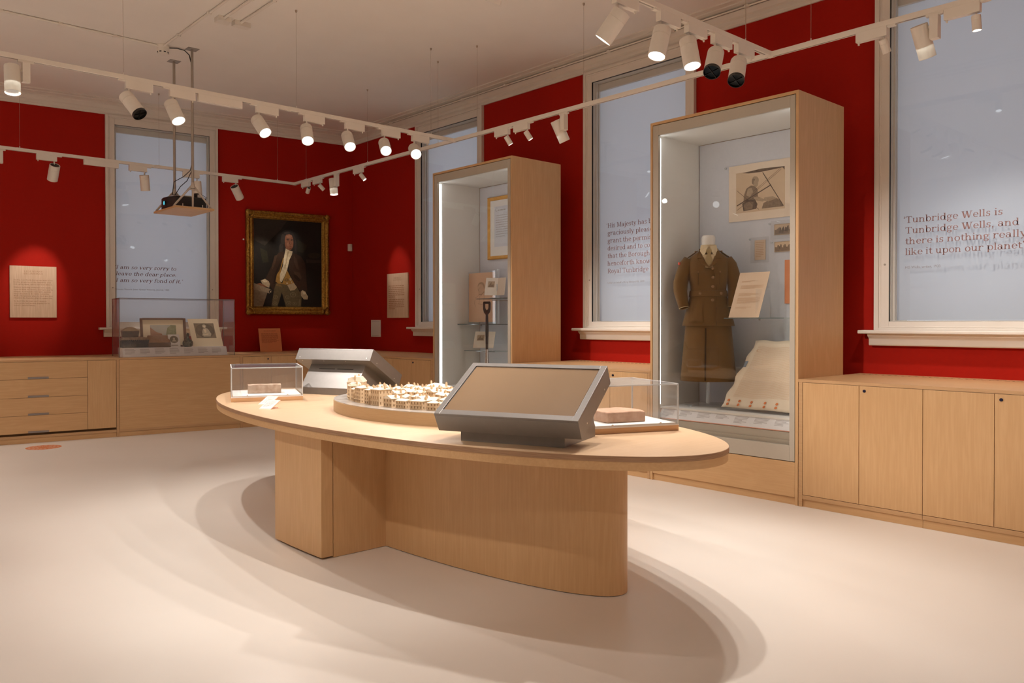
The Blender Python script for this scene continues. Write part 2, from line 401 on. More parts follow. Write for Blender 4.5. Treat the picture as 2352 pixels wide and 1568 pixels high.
def sans(name, s, size, width, mat, parent, fn):
    """small sans line, made flat and placed by fn"""
    cu = bpy.data.curves.new(name, 'FONT'); cu.body = s; cu.size = size; cu.resolution_u = 2
    tmp = bpy.data.objects.new(name+'_tmp', cu); COL.objects.link(tmp)
    dg = bpy.context.evaluated_depsgraph_get()
    me = bpy.data.meshes.new_from_object(tmp.evaluated_get(dg))
    bpy.data.objects.remove(tmp); bpy.data.curves.remove(cu)
    mw = max(v.co.x for v in me.vertices); k = width/mw
    mb = MB(); mb.add([fn(v.co.x*k, v.co.y) for v in me.vertices], [tuple(p.vertices) for p in me.polygons])
    bpy.data.meshes.remove(me)
    return mb.build(name, mat, parent)
# ---------------------------------------------------------------- the room
# two wall frames: local x runs to the right along the wall, local y runs into the wall (room side is negative), origin at the far corner
CX, CYY = 6.2748, 10.4644
AL = -0.1373
ZC = 4.07
ax_, ay_ = math.cos(AL), math.sin(AL)
def FA(x, y, z=0.0): return (CX + x*ax_ - y*ay_, CYY + x*ay_ + y*ax_, z)
ROT_A, ROT_B = AL, -math.pi/2
LOC = (CX, CYY, 0.0)
DA, DB = 1.159, 0.9706       # counter depths
ZW = 0.897                   # counter height

def struct(name, mb, mat, label, cat, **k):
    return tag(mb.build(name, mat, **k), label, cat, kind='structure')

fl = MB(); fl.box(-4.3, 7.0, -3.8, 12.9, -0.12, 0.0)
struct('floor', fl, M['floor'], 'pale poured resin floor of the gallery', 'floor')
ce = MB(); ce.box(-4.3, 7.0, -3.8, 12.9, ZC, ZC+0.12)
struct('ceiling', ce, M['ceil'], 'plain off-white ceiling over the track lighting', 'ceiling')

def wall_with_holes(x0, x1, holes, t=0.3):
    mb = MB(); xs = x0
    for h0, h1, z0, z1 in sorted(holes):
        mb.box(xs, h0, 0, t, 0, ZC); mb.box(h0, h1, 0, t, 0, z0); mb.box(h0, h1, 0, t, z1, ZC); xs = h1
    mb.box(xs, x1, 0, t, 0, ZC)
    return mb
WIN_A = [(-3.296, -1.931)]
WIN_B = [(CYY-8.795, CYY-7.419), (CYY-5.767, CYY-4.380), (CYY-2.725, CYY-1.340)]
ZH0, ZH1 = 1.303, 3.79
def holes(ws): return [(a+0.107, b-0.107, ZH0, ZH1) for a, b in ws]
wa = struct('wall_back', wall_with_holes(-11.2, 0.6, holes(WIN_A)), M['red'], 'deep red wall carrying the gilt-framed portrait', 'wall')
wa.location = LOC; wa.rotation_euler.z = ROT_A
wb = struct('wall_right', wall_with_holes(-0.6, 14.4, holes(WIN_B)), M['red'], 'deep red wall behind the tall display cases', 'wall')
wb.location = LOC; wb.rotation_euler.z = ROT_B
wl = MB(); wl.box(-4.3, -4.0, -3.8, 12.9, 0, ZC)
struct('wall_left', wl, M['ceil'], 'pale gallery wall outside the picture on the drawer side', 'wall')
wf = MB(); wf.box(-4.0, 6.7, -3.8, -3.5, 0, ZC)
struct('wall_front', wf, M['ceil'], 'pale gallery wall behind the camera', 'wall')

# cornice: stepped plaster moulding below the ceiling
PROF = [(0.0, 3.906), (-0.018, 3.906), (-0.018, 3.925), (-0.03, 3.935), (-0.03, 3.965), (-0.052, 3.975), (-0.075, 4.000),
        (-0.085, 4.010), (-0.085, 4.022), (-0.12, 4.035), (-0.155, 4.040), (-0.155, 4.052), (-0.205, 4.058), (-0.205, ZC), (0.0, ZC)]
c1 = MB(); c1.prism(PROF, lambda p, t: (t, p[0], p[1]), -11.0, 0.02)
o = struct('trim_1', c1, M['white'], 'stepped plaster cornice above the portrait wall', 'cornice'); o.location = LOC; o.rotation_euler.z = ROT_A
c2 = MB(); c2.prism(PROF, lambda p, t: (t, p[0], p[1]), -0.02, 14.2)
o = struct('trim_2', c2, M['white'], 'stepped plaster cornice above the display case wall', 'cornice'); o.location = LOC; o.rotation_euler.z = ROT_B

def window(idx, x0, x1, rot, label):
    w = thing('window_%d' % idx, label, 'window', LOC, rot, kind='structure')
    h0, h1 = x0+0.107, x1-0.107
    zb, zt = 1.235, 3.906
    f = MB(); f.frame(x0, x1, zb, zt, 0.035, 0.035, 0.02, 0.03, -0.042, 0.0)
    f.frame(x0+0.035, x1-0.035, zb+0.02, zt-0.03, 0.014, 0.014, 0.01, 0.014, -0.030, 0.0)
    f.build('architrave', M['white'], w, bevel=0.003)
    s = MB(); s.frame(x0+0.047, x1-0.047, zb+0.026, zt-0.042, h0-x0-0.047, x1-0.047-h1, ZH0-zb-0.026, zt-0.042-ZH1, -0.024, 0.0)
    s.build('window_frame', M['white'], w, bevel=0.002)
    g = MB(); g.frame(h0-0.004, h1+0.004, ZH0-0.004, ZH1+0.004, 0.006, 0.006, 0.005, 0.006, -0.019, -0.003)
    g.build('gasket', M['bezel'], w)
    p = MB(); p.box(h0, h1, -0.012, -0.008, ZH0, ZH1)
    pane = p.build('pane', M['window_glass'], w)
    r = MB(); r.frame(h0-0.001, h1+0.001, ZH0-0.001, ZH1+0.001, 0.008, 0.008, 0.008, 0.008, -0.002, 0.30)
    r.box(h0+0.007, h0+0.022, 0.03, 0.05, ZH0, ZH1); r.box(h1-0.022, h1-0.007, 0.03, 0.05, ZH0, ZH1)
    r.box(h0+0.007, h0+0.018, 0.068, 0.085, ZH0, ZH1); r.box(h1-0.018, h1-0.007, 0.068, 0.085, ZH0, ZH1)
    r.build('reveal', M['white'], w)
    b = MB(); b.box(h0+0.008, h1-0.008, 0.10, 0.102, ZH0+0.008, ZH1-0.075)
    b.build('roller_blind', M['blind'], w)
    k = MB(); k.box(h0+0.008, h1-0.008, 0.075, 0.115, ZH1-0.078, ZH1-0.008)
    k.build('blind_cassette', M['white'], w, bevel=0.006)
    si = MB()
    si.prism([(0, 1.208), (0, 1.236), (-0.118, 1.236), (-0.124, 1.230), (-0.124, 1.214), (-0.118, 1.208)], lambda q, t: (t, q[0], q[1]), x0-0.088, x1+0.088)
    si.prism([(0, 1.118), (0, 1.208), (-0.088, 1.208), (-0.080, 1.190), (-0.062, 1.176), (-0.056, 1.168), (-0.056, 1.126), (-0.050, 1.118)],
             lambda q, t: (t, q[0], q[1]), x0-0.03, x1+0.03)
    si.build('window_sill', M['white'], w, bevel=0.002)
    for xs in (h0-0.03, h1+0.03):
        sc_ = MB(); sc_.tube([(xs, -0.024, 1.737), (xs, -0.027, 1.737)], 0.008, 10)
        sc_.build('screw', M['steel'], w)
    return w, pane
W1, P1 = window(1, *WIN_A[0], ROT_A, 'white framed window with an italic quotation beside the portrait')
W2, P2 = window(2, *WIN_B[0], ROT_B, 'white framed window half hidden by the spade display case')
W3, P3 = window(3, *WIN_B[1], ROT_B, 'white framed window quoting His Majesty beside the uniform case')
W4, P4 = window(4, *WIN_B[2], ROT_B, 'large white framed window reading Tunbridge Wells is Tunbridge Wells')
def on_pane(x, z): return (x, -0.0135, z)
mb = MB()
for k, (s, wd) in enumerate([('\u2018I am so very sorry to', .735), ('leave the dear place.', .725), ('I am so very fond of it.\u2019', .80)]):
    text(mb, on_pane, -3.200 if k == 0 else -3.186, 1.978-0.0825*k, s, .0665, wd, shear=0.22)
mb.build('lettering', M['lettering'], P1)
sans('caption', 'Princess Victoria (later Queen Victoria), Journal, 1835', 0.027, 0.64, M['lettering_grey'], P1, lambda x, y: (x-3.192, -0.0135, y+1.712))
mb = MB(); X = CYY-5.45
for k, (s, wd) in enumerate([('\u2018His Majesty has been', .695), ('graciously pleased to', .705), ('grant the permission', .70), ('desired and to command', .79), ('that the Borough', .545), ('henceforth known as', .68), ('Royal Tunbridge Wells', .715)]):
    text(mb, on_pane, X-(.016 if k == 0 else 0), 2.262-0.0775*k, s, .0665, wd)
mb.build('lettering', M['lettering'], P3)
sans('caption', 'Letter on behalf of King Edward VII, 1909', 0.026, 0.474, M['lettering_grey'], P3, lambda x, y: (x+X, -0.0135, y+1.692))
mb = MB(); X2 = CYY-2.503
for k, (s, wd) in enumerate([('\u2018Tunbridge Wells is', .672), ('Tunbridge Wells, and', .755), ('there is nothing really', .80), ('like it upon our planet\u2019', .79)]):
    text(mb, on_pane, X2-(.016 if k == 0 else 0), 2.041-0.080*k, s, .0686, wd)
mb.build('lettering', M['lettering'], P4)
sans('caption', 'HG Wells, writer, 1933', 0.027, 0.25, M['lettering_grey'], P4, lambda x, y: (x+X2, -0.0135, y+1.699))
# ---------------------------------------------------------------- counters and cupboards along both walls
def lock(parent, x, y, z):
    mb = MB(); mb.tube([(x, y+0.002, z), (x, y-0.006, z)], 0.0095, 14); mb.tube([(x, y-0.006, z), (x, y-0.009, z)], 0.006, 10)
    mb.build('lock', M['lock'], parent)
M['lock'] = pm('dark_blue_cam_lock', (0.012, 0.014, 0.05), rough=0.3, metal=0.3)
M['pull'] = pm('grey_metal_pull', (0.30, 0.26, 0.24), rough=0.4, metal=0.3)

def cupboard(name, label, cat, rot, D, x0, x1, fronts, end_l=0.0, end_r=0.0, rail=True, group=None):
    """a unit: carcass, floor-length end panels, bottom rail, recessed plinth and its fronts (kind, x0, x1, z0, z1, lock/handle x)"""
    u = thing(name, label, cat, LOC, rot, group)
    c = MB(); c.box(x0+0.002, x1-0.002, -D+0.021, -0.004, 0.058, 0.872); c.build('carcass', M['gap'], u)
    if end_l: MB().box(x0, x0+end_l, -D, -0.004, 0, 0.8755).build('end_panel', M['ply_edge_pale'], u)
    if end_r: MB().box(x1-end_r, x1, -D, -0.004, 0, 0.8755).build('end_panel', M['ply_edge_pale'], u)
    a, b = x0+end_l, x1-end_r
    if rail: MB().box(a+0.001, b-0.001, -D, -D+0.019, 0.056, 0.083).build('bottom_rail', M['ply_edge_pale'], u)
    MB().box(a+0.001, b-0.001, -D+0.012, -D+0.030, 0.0, 0.054).build('plinth', M['ply_h'], u)
    for kind, fx0, fx1, z0, z1, hx in fronts:
        d = MB().box(fx0+0.0016, fx1-0.0016, -D, -D+0.019, z0, z1).build(kind, M['ply_h'] if kind in ('drawer', 'front_panel') else M['ply_v'], u, bevel=0.0012)
        if hx is not None:
            if kind == 'drawer':
                h = MB(); h.box(hx, hx+0.196, -D-0.0015, -D, z0, z0+0.020); h.box(hx, hx+0.196, -D-0.007, -D, z0+0.016, z0+0.021)
                h.build('handle', M['pull'], d)
            else:
                lock(d, hx, -D, 0.841)
    return u

def worktop(name, label, rot, poly, front_y):
    w = thing(name, label, 'worktop', LOC, rot)
    MB().slab(poly, 0.8765, ZW).build('top_board', M['ply_h'], w)
    xs = [p[0] for p in poly if abs(p[1]-front_y) < 1e-3]
    MB().box(min(xs), max(xs), front_y-0.0012, front_y+0.001, 0.8765, ZW-0.0005).build('front_edge', M['ply_edge_pale'], w)
    return w

# portrait wall
worktop('worktop', 'birch worktop under the portrait, running to the far corner', ROT_A, [(-7.2, -DA), (0.160, -DA), (0, -0.001), (-7.2, -0.001)], -DA)
ZD = [0.107, 0.298, 0.490, 0.689, 0.882]
def drawers(x0, x1, hx): return [('drawer', x0, x1, ZD[k]+0.0015, ZD[k+1]-0.0015 if k < 3 else 0.874, hx) for k in range(4)]
cupboard('drawer_cabinet', 'birch cabinet of four wide drawers with grey finger pulls', 'cabinet', ROT_A, DA, -4.66, -3.3455,
         drawers(-4.66, -3.637, -4.209) + [('side_panel', -3.637, -3.347, 0.109, 0.874, None)])
cupboard('drawer_cabinet', 'birch drawer cabinet mostly outside the picture, next to the four wide drawers', 'cabinet', ROT_A, DA, -5.98, -4.665,
         drawers(-5.98, -4.957, -5.53) + [('side_panel', -4.957, -4.667, 0.109, 0.874, None)])
cupboard('panelled_cabinet', 'birch cabinet with one plain wide panel under the acrylic showcase', 'cabinet', ROT_A, DA, -3.345, -1.933,
         [('front_panel', -3.318, -1.964, 0.083, 0.874, None)], 0.026, 0.030)
cupboard('cupboard', 'two-door birch cupboard below the small orange leaning sign', 'cupboard', ROT_A, DA, -1.9325, -1.254,
         [('door', -1.931, -1.58, 0.086, 0.874, -1.62), ('door', -1.58, -1.256, 0.086, 0.874, None)], group='cupboards under the counters')
cupboard('cupboard', 'single-door birch cupboard in the far corner under the portrait counter', 'cupboard', ROT_A, DA, -1.253, -0.83,
         [('door', -1.252, -0.832, 0.086, 0.874, -0.87)], group='cupboards under the counters')
# display case wall
def yb(y): return CYY - y
worktop('worktop', 'birch worktop between the far corner and the spade case', ROT_B, [(1.0358, -DB), (yb(7.147), -DB), (yb(7.147), -0.001), (1.1699, -0.001)], -DB)
wm = worktop('worktop', 'birch worktop between the two tall display cases', ROT_B, [(yb(5.849), -DB), (yb(4.154), -DB), (yb(4.154), -0.001), (yb(5.849), -0.001)], -DB)
wr = worktop('worktop', 'birch worktop right of the uniform case under the large window', ROT_B, [(yb(2.846), -DB), (yb(-3.4), -DB), (yb(-3.4), -0.001), (yb(2.846), -0.001)], -DB)
slot = MB().box(-0.015, 0.015, -0.0035, 0.0035, -0.0004, 0.0006).build('vent_slot', M['gap'], wr)
slot.location = (yb(2.80), -0.135, ZW)
rest = MB()
for k in range(140):
    for row in (0, 1):
        x, y = yb(2.80) + 0.0485*k + 0.022*row, -0.135 + 0.028*row
        if k == 0 and row == 0: continue
        if k < 36:
            s = slot.copy(); COL.objects.link(s); s.parent = wr; s.location = (x, y, ZW)
        elif x < yb(-3.3):
            rest.box(x-0.015, x+0.015, y-0.0035, y+0.0035, ZW-0.0004, ZW+0.0006)
tag(rest.build('vent_slots_far', M['gap'], wr), kind='stuff')
for k in range(33):
    for row in (0, 1):
        s = slot.copy(); COL.objects.link(s); s.parent = wm; s.location = (yb(5.80)+0.0485*k+0.022*row, -0.135+0.028*row, ZW)
ds = [7.19, 7.56, 7.93, 8.30, 8.67, 9.04, 9.40]
names = ['two-door birch cupboard beside the spade case, its right door locked', 'two-door birch cupboard second from the spade case toward the corner', 'two-door birch cupboard on the case wall nearest the far corner']
for k in range(3):
    a, b, c = ds[2*k], ds[2*k+1], ds[2*k+2]
    cupboard('cupboard', names[k], 'cupboard', ROT_B, DB, yb(c), yb(a)+(0.042 if k == 0 else 0),
             [('door', yb(c), yb(b), 0.086, 0.874, None), ('door', yb(b), yb(a), 0.086, 0.874, yb(b)+0.035)], 0, 0.040 if k == 0 else 0, group='cupboards under the counters')
cupboard('cupboard', 'two-door birch cupboard between the tall cases, next to the uniform case', 'cupboard', ROT_B, DB, yb(5.00), yb(4.156),
         [('door', yb(5.00), yb(4.59), 0.086, 0.874, None), ('door', yb(4.59), yb(4.182), 0.086, 0.874, yb(4.59)+0.035)], 0, 0.025, group='cupboards under the counters')
cupboard('cupboard', 'two-door birch cupboard between the tall cases, next to the spade case', 'cupboard', ROT_B, DB, yb(5.847), yb(5.002),
         [('door', yb(5.82), yb(5.41), 0.086, 0.874, None), ('door', yb(5.41), yb(5.003), 0.086, 0.874, yb(5.41)+0.035)], 0.025, 0, group='cupboards under the counters')
edges = [2.812, 2.413, 2.009, 1.605, 1.20, 0.796, 0.392, -0.012, -0.416]
names = ['two-door birch cupboard adjoining the right side of the uniform case', 'two-door birch cupboard second to the right of the uniform case', 'two-door birch cupboard third along from the uniform case, off the picture edge', 'two-door birch cupboard fourth along from the uniform case, off the picture edge']
for k in range(4):
    a, b, c = edges[2*k], edges[2*k+1], edges[2*k+2]
    cupboard('cupboard', names[k], 'cupboard', ROT_B, DB, yb(a)-(0.030 if k == 0 else 0), yb(c),
             [('door', yb(a), yb(b), 0.086, 0.874, None), ('door', yb(b), yb(c), 0.086, 0.874, yb(b)+0.036)], 0.028 if k == 0 else 0, 0, group='cupboards under the counters')

# ---------------------------------------------------------------- tall display cases
ZT = 2.932
YB = -0.2884          # back of the cases (local), they stand clear of the wall
def tall_case(label, x0, x1):
    c = thing('display_case', label, 'display case', LOC, ROT_B, 'tall birch display cases')
    yf = -DB
    for xa in (x0, x1-0.022): MB().box(xa, xa+0.022, yf, YB, 0, ZT).build('side_panel', M['ply_v'], c, bevel=0.0015)
    MB().box(x0+0.022, x1-0.022, yf, YB, ZT-0.022, ZT).build('top_panel', M['ply_h'], c)
    MB().box(x0+0.022, x1-0.022, YB-0.018, YB, 0.0, ZT-0.022).build('back_panel', M['ply_v'], c)
    MB().box(x0+0.024, x1-0.024, yf+0.003, yf+0.022, 0.057, 0.304).build('base_panel', M['ply_h'], c)
    MB().box(x0+0.022, x1-0.022, yf+0.016, yf+0.034, 0, 0.055).build('plinth', M['ply_h'], c)
    MB().box(x0+0.022, x1-0.022, yf+0.034, YB-0.018, 0.02, 0.40).build('base_box', M['gap'], c)
    f = MB(); f.frame(x0+0.026, x1-0.027, 0.309, ZT-0.027, 0.054, 0.040, 0.111, 0.082, yf+0.002, yf+0.03)
    fr = f.build('door_frame', M['case_frame'], c, bevel=0.0015)
    MB().box(x0+0.030, x1-0.031, yf+0.0305, yf+0.0335, 0.32, ZT-0.035).build('glass_pane', M['glass'], fr)
    x0i, x1i, yi, zi = x0+0.028, x1-0.028, -0.3248, 2.838
    MB().box(x0+0.0225, x0i, yf+0.036, yi, 0.40, zi).build('side_lining', M['case_white'], c)
    MB().box(x1i, x1-0.0225, yf+0.036, yi, 0.40, zi).build('side_lining', M['case_white'], c)
    MB().box(x0i, x1i, yf+0.036, yi, zi, zi+0.01).build('top_lining', M['case_white'], c)
    MB().box(x0i+0.004, x1i-0.004, yi, yi+0.012, 0.40, zi-0.004).build('display_back', M['case_back'], c)
    MB().box(x0i, x1i, yf+0.10, yi, 0.585, 0.60).build('display_floor', M['case_white'], c)
    MB().box(x0i, x1i, yf+0.052, yf+0.064, 0.40, 0.505).build('kick_panel', M['case_frame'], c)
    MB().box(x0i, x1i, yf+0.036, yf+0.052, 0.40, 0.448).build('kick_rail', M['case_frame'], c)
    for xa, xb_ in ((x0i, x0i+0.004), (x1i-0.004, x1i)):
        MB().box(xa, xb_, yf+0.060, yf+0.098, 0.62, zi-0.02).build('light_strip', M['led'], c)
    MB().box(x0i+0.03, x1i-0.03, yf+0.040, yf+0.060, zi-0.005, zi-0.001).build('light_strip', M['led'], c)  # unseen strip added behind the header to brighten the case interior
    # sloping caption ledge
    lo = [(x0i+0.01, yf+0.052, 0.507), (x1i-0.01, yf+0.052, 0.507), (x1i-0.01, yf+0.122, 0.596), (x0i+0.01, yf+0.122, 0.596)]
    nrm = Vector((0, -0.786, 0.618))*0.006
    l = MB(); l.hexa(lo, [tuple(Vector(p)+nrm) for p in lo])
    lg = l.build('caption_ledge', M['coral'], c)
    def onl(u, v, k=0.0072):
        p = Vector((x0i+0.01+u, yf+0.052+0.070*v, 0.507+0.089*v)) + nrm*(k/0.006); return tuple(p)
    w = x1i-x0i-0.02
    cm = MB(); cm.add([onl(0.006, 0.05, .0066), onl(w-0.006, 0.05, .0066), onl(w-0.006, 0.95, .0066), onl(0.006, 0.95, .0066)], [(0, 1, 2, 3)])
    cm.build('caption_sheet', M['label'], lg)
    rn = random.Random(3); pr = MB(); n = 7
    for k in range(n):
        u0 = 0.03 + k*(w-0.05)/n
        greek(pr, lambda a, b: onl(a, b), u0, 0.84, 0.10, 1, 0.1, 0.045, rn, 1.0)
        greek(pr, lambda a, b: onl(a, b), u0, 0.72, 0.12, rn.choice((4, 5, 6)), 0.095, 0.04, rn)
    pr.build('caption_print', M['print_grey'], lg)
    return c
tall_case('tall lit birch display case holding a brown uniform', yb(4.153), yb(2.847))
tall_case('tall lit birch display case holding a black spade and framed certificate', yb(7.146), yb(5.850))
# ---------------------------------------------------------------- the oval table
TX, TY, TZ = 2.953, 4.212, 0.740
TA, TB = 2.250, 0.864      # half length (along y), half width (along x)
def ell(a, b, n=96, c=(0, 0)): return [(c[0]+b*math.cos(2*math.pi*k/n), c[1]+a*math.sin(2*math.pi*k/n)) for k in range(n)]
tb = thing('oval_table', 'long oval birch plywood table standing in the middle of the gallery', 'table', (TX, TY, 0))
top = MB(); top.slab(ell(TA-0.0015, TB-0.0015, 160), TZ-0.0015, TZ).build('table_top', M['ply_y'], tb, smooth=True)
MB().slab(ell(TA, TB, 160), TZ-0.0235, TZ-0.0016).build('top_edge', M['ply_edge'], tb, smooth=True)
MB().slab(ell(TA-0.004, TB-0.004, 160), TZ-0.061, TZ-0.0236).build('apron', M['ply_h'], tb, smooth=True)
LA, LB = 1.740, 0.372
MB().slab(ell(LA, LB, 128), 0.004, TZ-0.0612).build('oval_pedestal', M['ply_v'], tb, smooth=True)
def box_leg(sgn, label=None):
    y0, y1 = -0.268, 0.290
    out = [(-(TB-0.075)*math.sqrt(1-(y/TA)**2), y) for y in [y0+(y1-y0)*k/8 for k in range(9)]]
    poly = [(-0.712, y0)] + out + [(-0.712, y1)]
    l = MB(); l.slab([(sgn*x, sgn*y) for x, y in poly], 0.011, TZ-0.0612)
    l.build('box_front', M['ply_v'], tb, bevel=0.0015)
    k = MB(); xs = [-0.709, -0.32]
    k.slab([(sgn*x, sgn*y) for x, y in [(xs[0], y0+0.001), (xs[0], y1-0.001), (xs[1], y1-0.001), (xs[1], y0+0.001)]], 0.002, TZ-0.0612)
    k.build('box_side', M['ply_v'], tb)
box_leg(1); box_leg(-1)

# ---------------------------------------------------------------- touchscreen kiosks
ER = Vector((0.38085, -0.92464, 0)); EF = Vector((-0.92464, -0.38085, 0))
def kiosk(label, F, flip):
    s = -1 if flip else 1
    er, ef = ER*s, EF*s
    k = thing('touchscreen_kiosk', label, 'kiosk', (F[0], F[1], TZ), math.atan2(er.y, er.x), 'touchscreen kiosks on the oval table')
    # local: x along the screen width, -y to the front, z up from the table
    W = 0.360
    def P(x, f, z): return (x, -f, z)
    t = Vector((0.393, -0.219)).normalized()           # down the face, (f, z)
    nrm = Vector((0.048, 0.086)).normalized()          # out of the face
    T0 = Vector((-0.305, 0.353)); B0 = Vector((0.088, 0.134)); TH_ = 0.0985
    # housing: rim around the display plus the body behind it
    h = MB(); mg = 0.030
    a, b = T0, B0
    back = [a-nrm*0.010, b-nrm*0.010, b-nrm*TH_, a-nrm*TH_]
    h.prism([(p.x, p.y) for p in back], lambda p, x: P(x, p[0], p[1]), -W, W)
    for x0, x1 in ((-W, -W+mg), (W-mg, W)):
        h.prism([(p.x, p.y) for p in [a, b, b-nrm*0.010, a-nrm*0.010]], lambda p, x: P(x, p[0], p[1]), x0, x1)
    for q0, q1 in ((a, a+t*mg), (b-t*(mg+0.006), b)):
        h.prism([(p.x, p.y) for p in [q0, q1, q1-nrm*0.010, q0-nrm*0.010]], lambda p, x: P(x, p[0], p[1]), -W+mg, W-mg)
    hs = h.build('screen_housing', M['kiosk'], k, bevel=0.0015)
    s0, s1 = a+t*mg-nrm*0.009, b-t*(mg+0.006)-nrm*0.009
    d = MB(); d.prism([(p.x, p.y) for p in [s0, s1, s1+nrm*0.004, s0+nrm*0.004]], lambda p, x: P(x, p[0], p[1]), -W+mg+0.004, W-mg-0.004)
    d.build('display', M['screen'], hs)
    g = MB(); g.prism([(p.x, p.y) for p in [s0, s1, s1+nrm*0.001, s0+nrm*0.001]], lambda p, x: P(x, p[0], p[1]), -W+mg, W-mg)
    g.build('gasket', M['bezel'], hs)
    # pedestal: low upright foot, front set under the lip, back leaning forward to the housing
    u1 = (b-nrm*TH_); u2 = (a-nrm*TH_)
    p1 = u1 + (u2-u1)*0.06; p2 = u1 + (u2-u1)*0.80
    prof = [(0.0, 0.0), (0.0, p1.y+0.004), (p1.x, p1.y+0.002), (p2.x, p2.y+0.002), (-0.404, 0.052), (-0.404, 0.0)]
    f = MB(); f.prism(prof, lambda p, x: P(x, p[0], p[1]), -0.264, 0.264)
    ft = f.build('pedestal', M['kiosk'], k, bevel=0.0015)
    # air vents high on the leaning back
    bd = Vector((-0.404-p2.x, 0.052-p2.y)); bl = bd.length; bd.normalize(); bn = Vector((bd.y, -bd.x))
    if bn.x > 0: bn = -bn
    for x0, x1 in ((-0.165, -0.012), (0.012, 0.165)):
        v = MB(); q0 = p2 + bd*0.028; q1 = p2 + bd*0.042
        v.prism([(p.x, p.y) for p in [q0, q1, q1+bn*0.001, q0+bn*0.001]], lambda p, x: P(x, p[0], p[1]), x0, x1)
        v.build('vent', M['black'], ft)
    for x, f_ in ((-W-0.0008, 0.2), (-W-0.0008, 0.8), (W+0.0008, 0.2), (W+0.0008, 0.8)):
        q = a + (b-a)*f_ - nrm*0.075
        MB().tube([P(x*0.996, q.x, q.y), P(x, q.x, q.y)], 0.0045, 8).build('screw', M['steel_bright'], hs)
    for x in (-W+0.04, W-0.04):
        q = a - nrm*0.078; o_ = -t
        MB().tube([P(x, q.x, q.y), P(x, q.x+o_.x*0.0012, q.y+o_.y*0.0012)], 0.005, 8).build('screw', M['steel_bright'], hs)
    for x in (-0.12, 0.09, 0.30):
        q = a - nrm*(TH_+0.0008) + t*0.02
        MB().tube([P(x, q.x, q.y), P(x, q.x+nrm.x*0.001, q.y+nrm.y*0.001)], 0.004, 8).build('screw', M['steel_bright'], hs)
    return k
M['steel_bright'] = pm('bright_screw_head', (0.75, 0.72, 0.68), rough=0.3, metal=0.5)
kiosk('grey touchscreen kiosk at the near end of the table, dark display facing the viewer', (2.4725, 2.734), False)
kiosk('grey touchscreen kiosk at the far end of the table seen from behind', (3.489, 5.712), True)

# ---------------------------------------------------------------- acrylic showcases on the table
D1 = Vector((0.925, -0.381, 0)); D2 = Vector((0.381, 0.925, 0))
def showcase(label, org, w, d, h, base_h=0.028):
    s = thing('acrylic_showcase', label, 'showcase', (org[0], org[1], TZ), math.atan2(D1.y, D1.x), 'acrylic showcases on the oval table')
    MB().box(0, w, 0, d, 0, base_h).build('wooden_base', M['ply_base'], s, bevel=0.001)
    MB().box(0.012, w-0.012, 0.012, d-0.012, base_h, base_h+0.012).build('white_plinth', M['lining'], s)
    z0, z1, t = base_h, h, 0.006
    c = MB()
    for a in ((0, w, 0, t), (0, w, d-t, d), (0, t, t, d-t), (w-t, w, t, d-t)): c.box(a[0], a[1], a[2], a[3], z0+0.0005, z1-t)
    c.box(0, w, 0, d, z1-t, z1)
    cv = c.build('cover', M['acrylic'], s)
    e = 0.0065; q = MB()
    for x in (0, w-e):
        for y in (0, d-e): q.box(x-0.0004, x+e+0.0004, y-0.0004, y+e+0.0004, z0, z1)
    for y in (0, d-e): q.box(0, w, y-0.0004, y+e+0.0004, z1-e, z1+0.0004)
    for x in (0, w-e): q.box(x-0.0004, x+e+0.0004, 0, d, z1-e, z1+0.0004)
    q.build('polished_edge', M['acrylic_edge'], cv)
    r = MB(); r.box(0, w, -0.0008, 0.0, z0, z0+0.006); r.build('base_bead', M['lining'], cv)
    for x in (w*0.22, w*0.78): MB().tube([(x, 0.001, z0+0.014), (x, -0.004, z0+0.014)], 0.005, 10).build('screw', M['steel_bright'], s)
    return s
M['ply_base'] = ply('pale_wooden_plinth', 'x', (0.68, 0.43, 0.24), (0.60, 0.36, 0.19))
showcase('clear acrylic showcase with a broken pale brick beside the two caption stands', (2.325, 5.497), 0.49, 0.54, 0.240)
showcase('clear acrylic showcase with a worn tile behind the near touchscreen', (2.977, 2.687), 0.49, 0.50, 0.242)

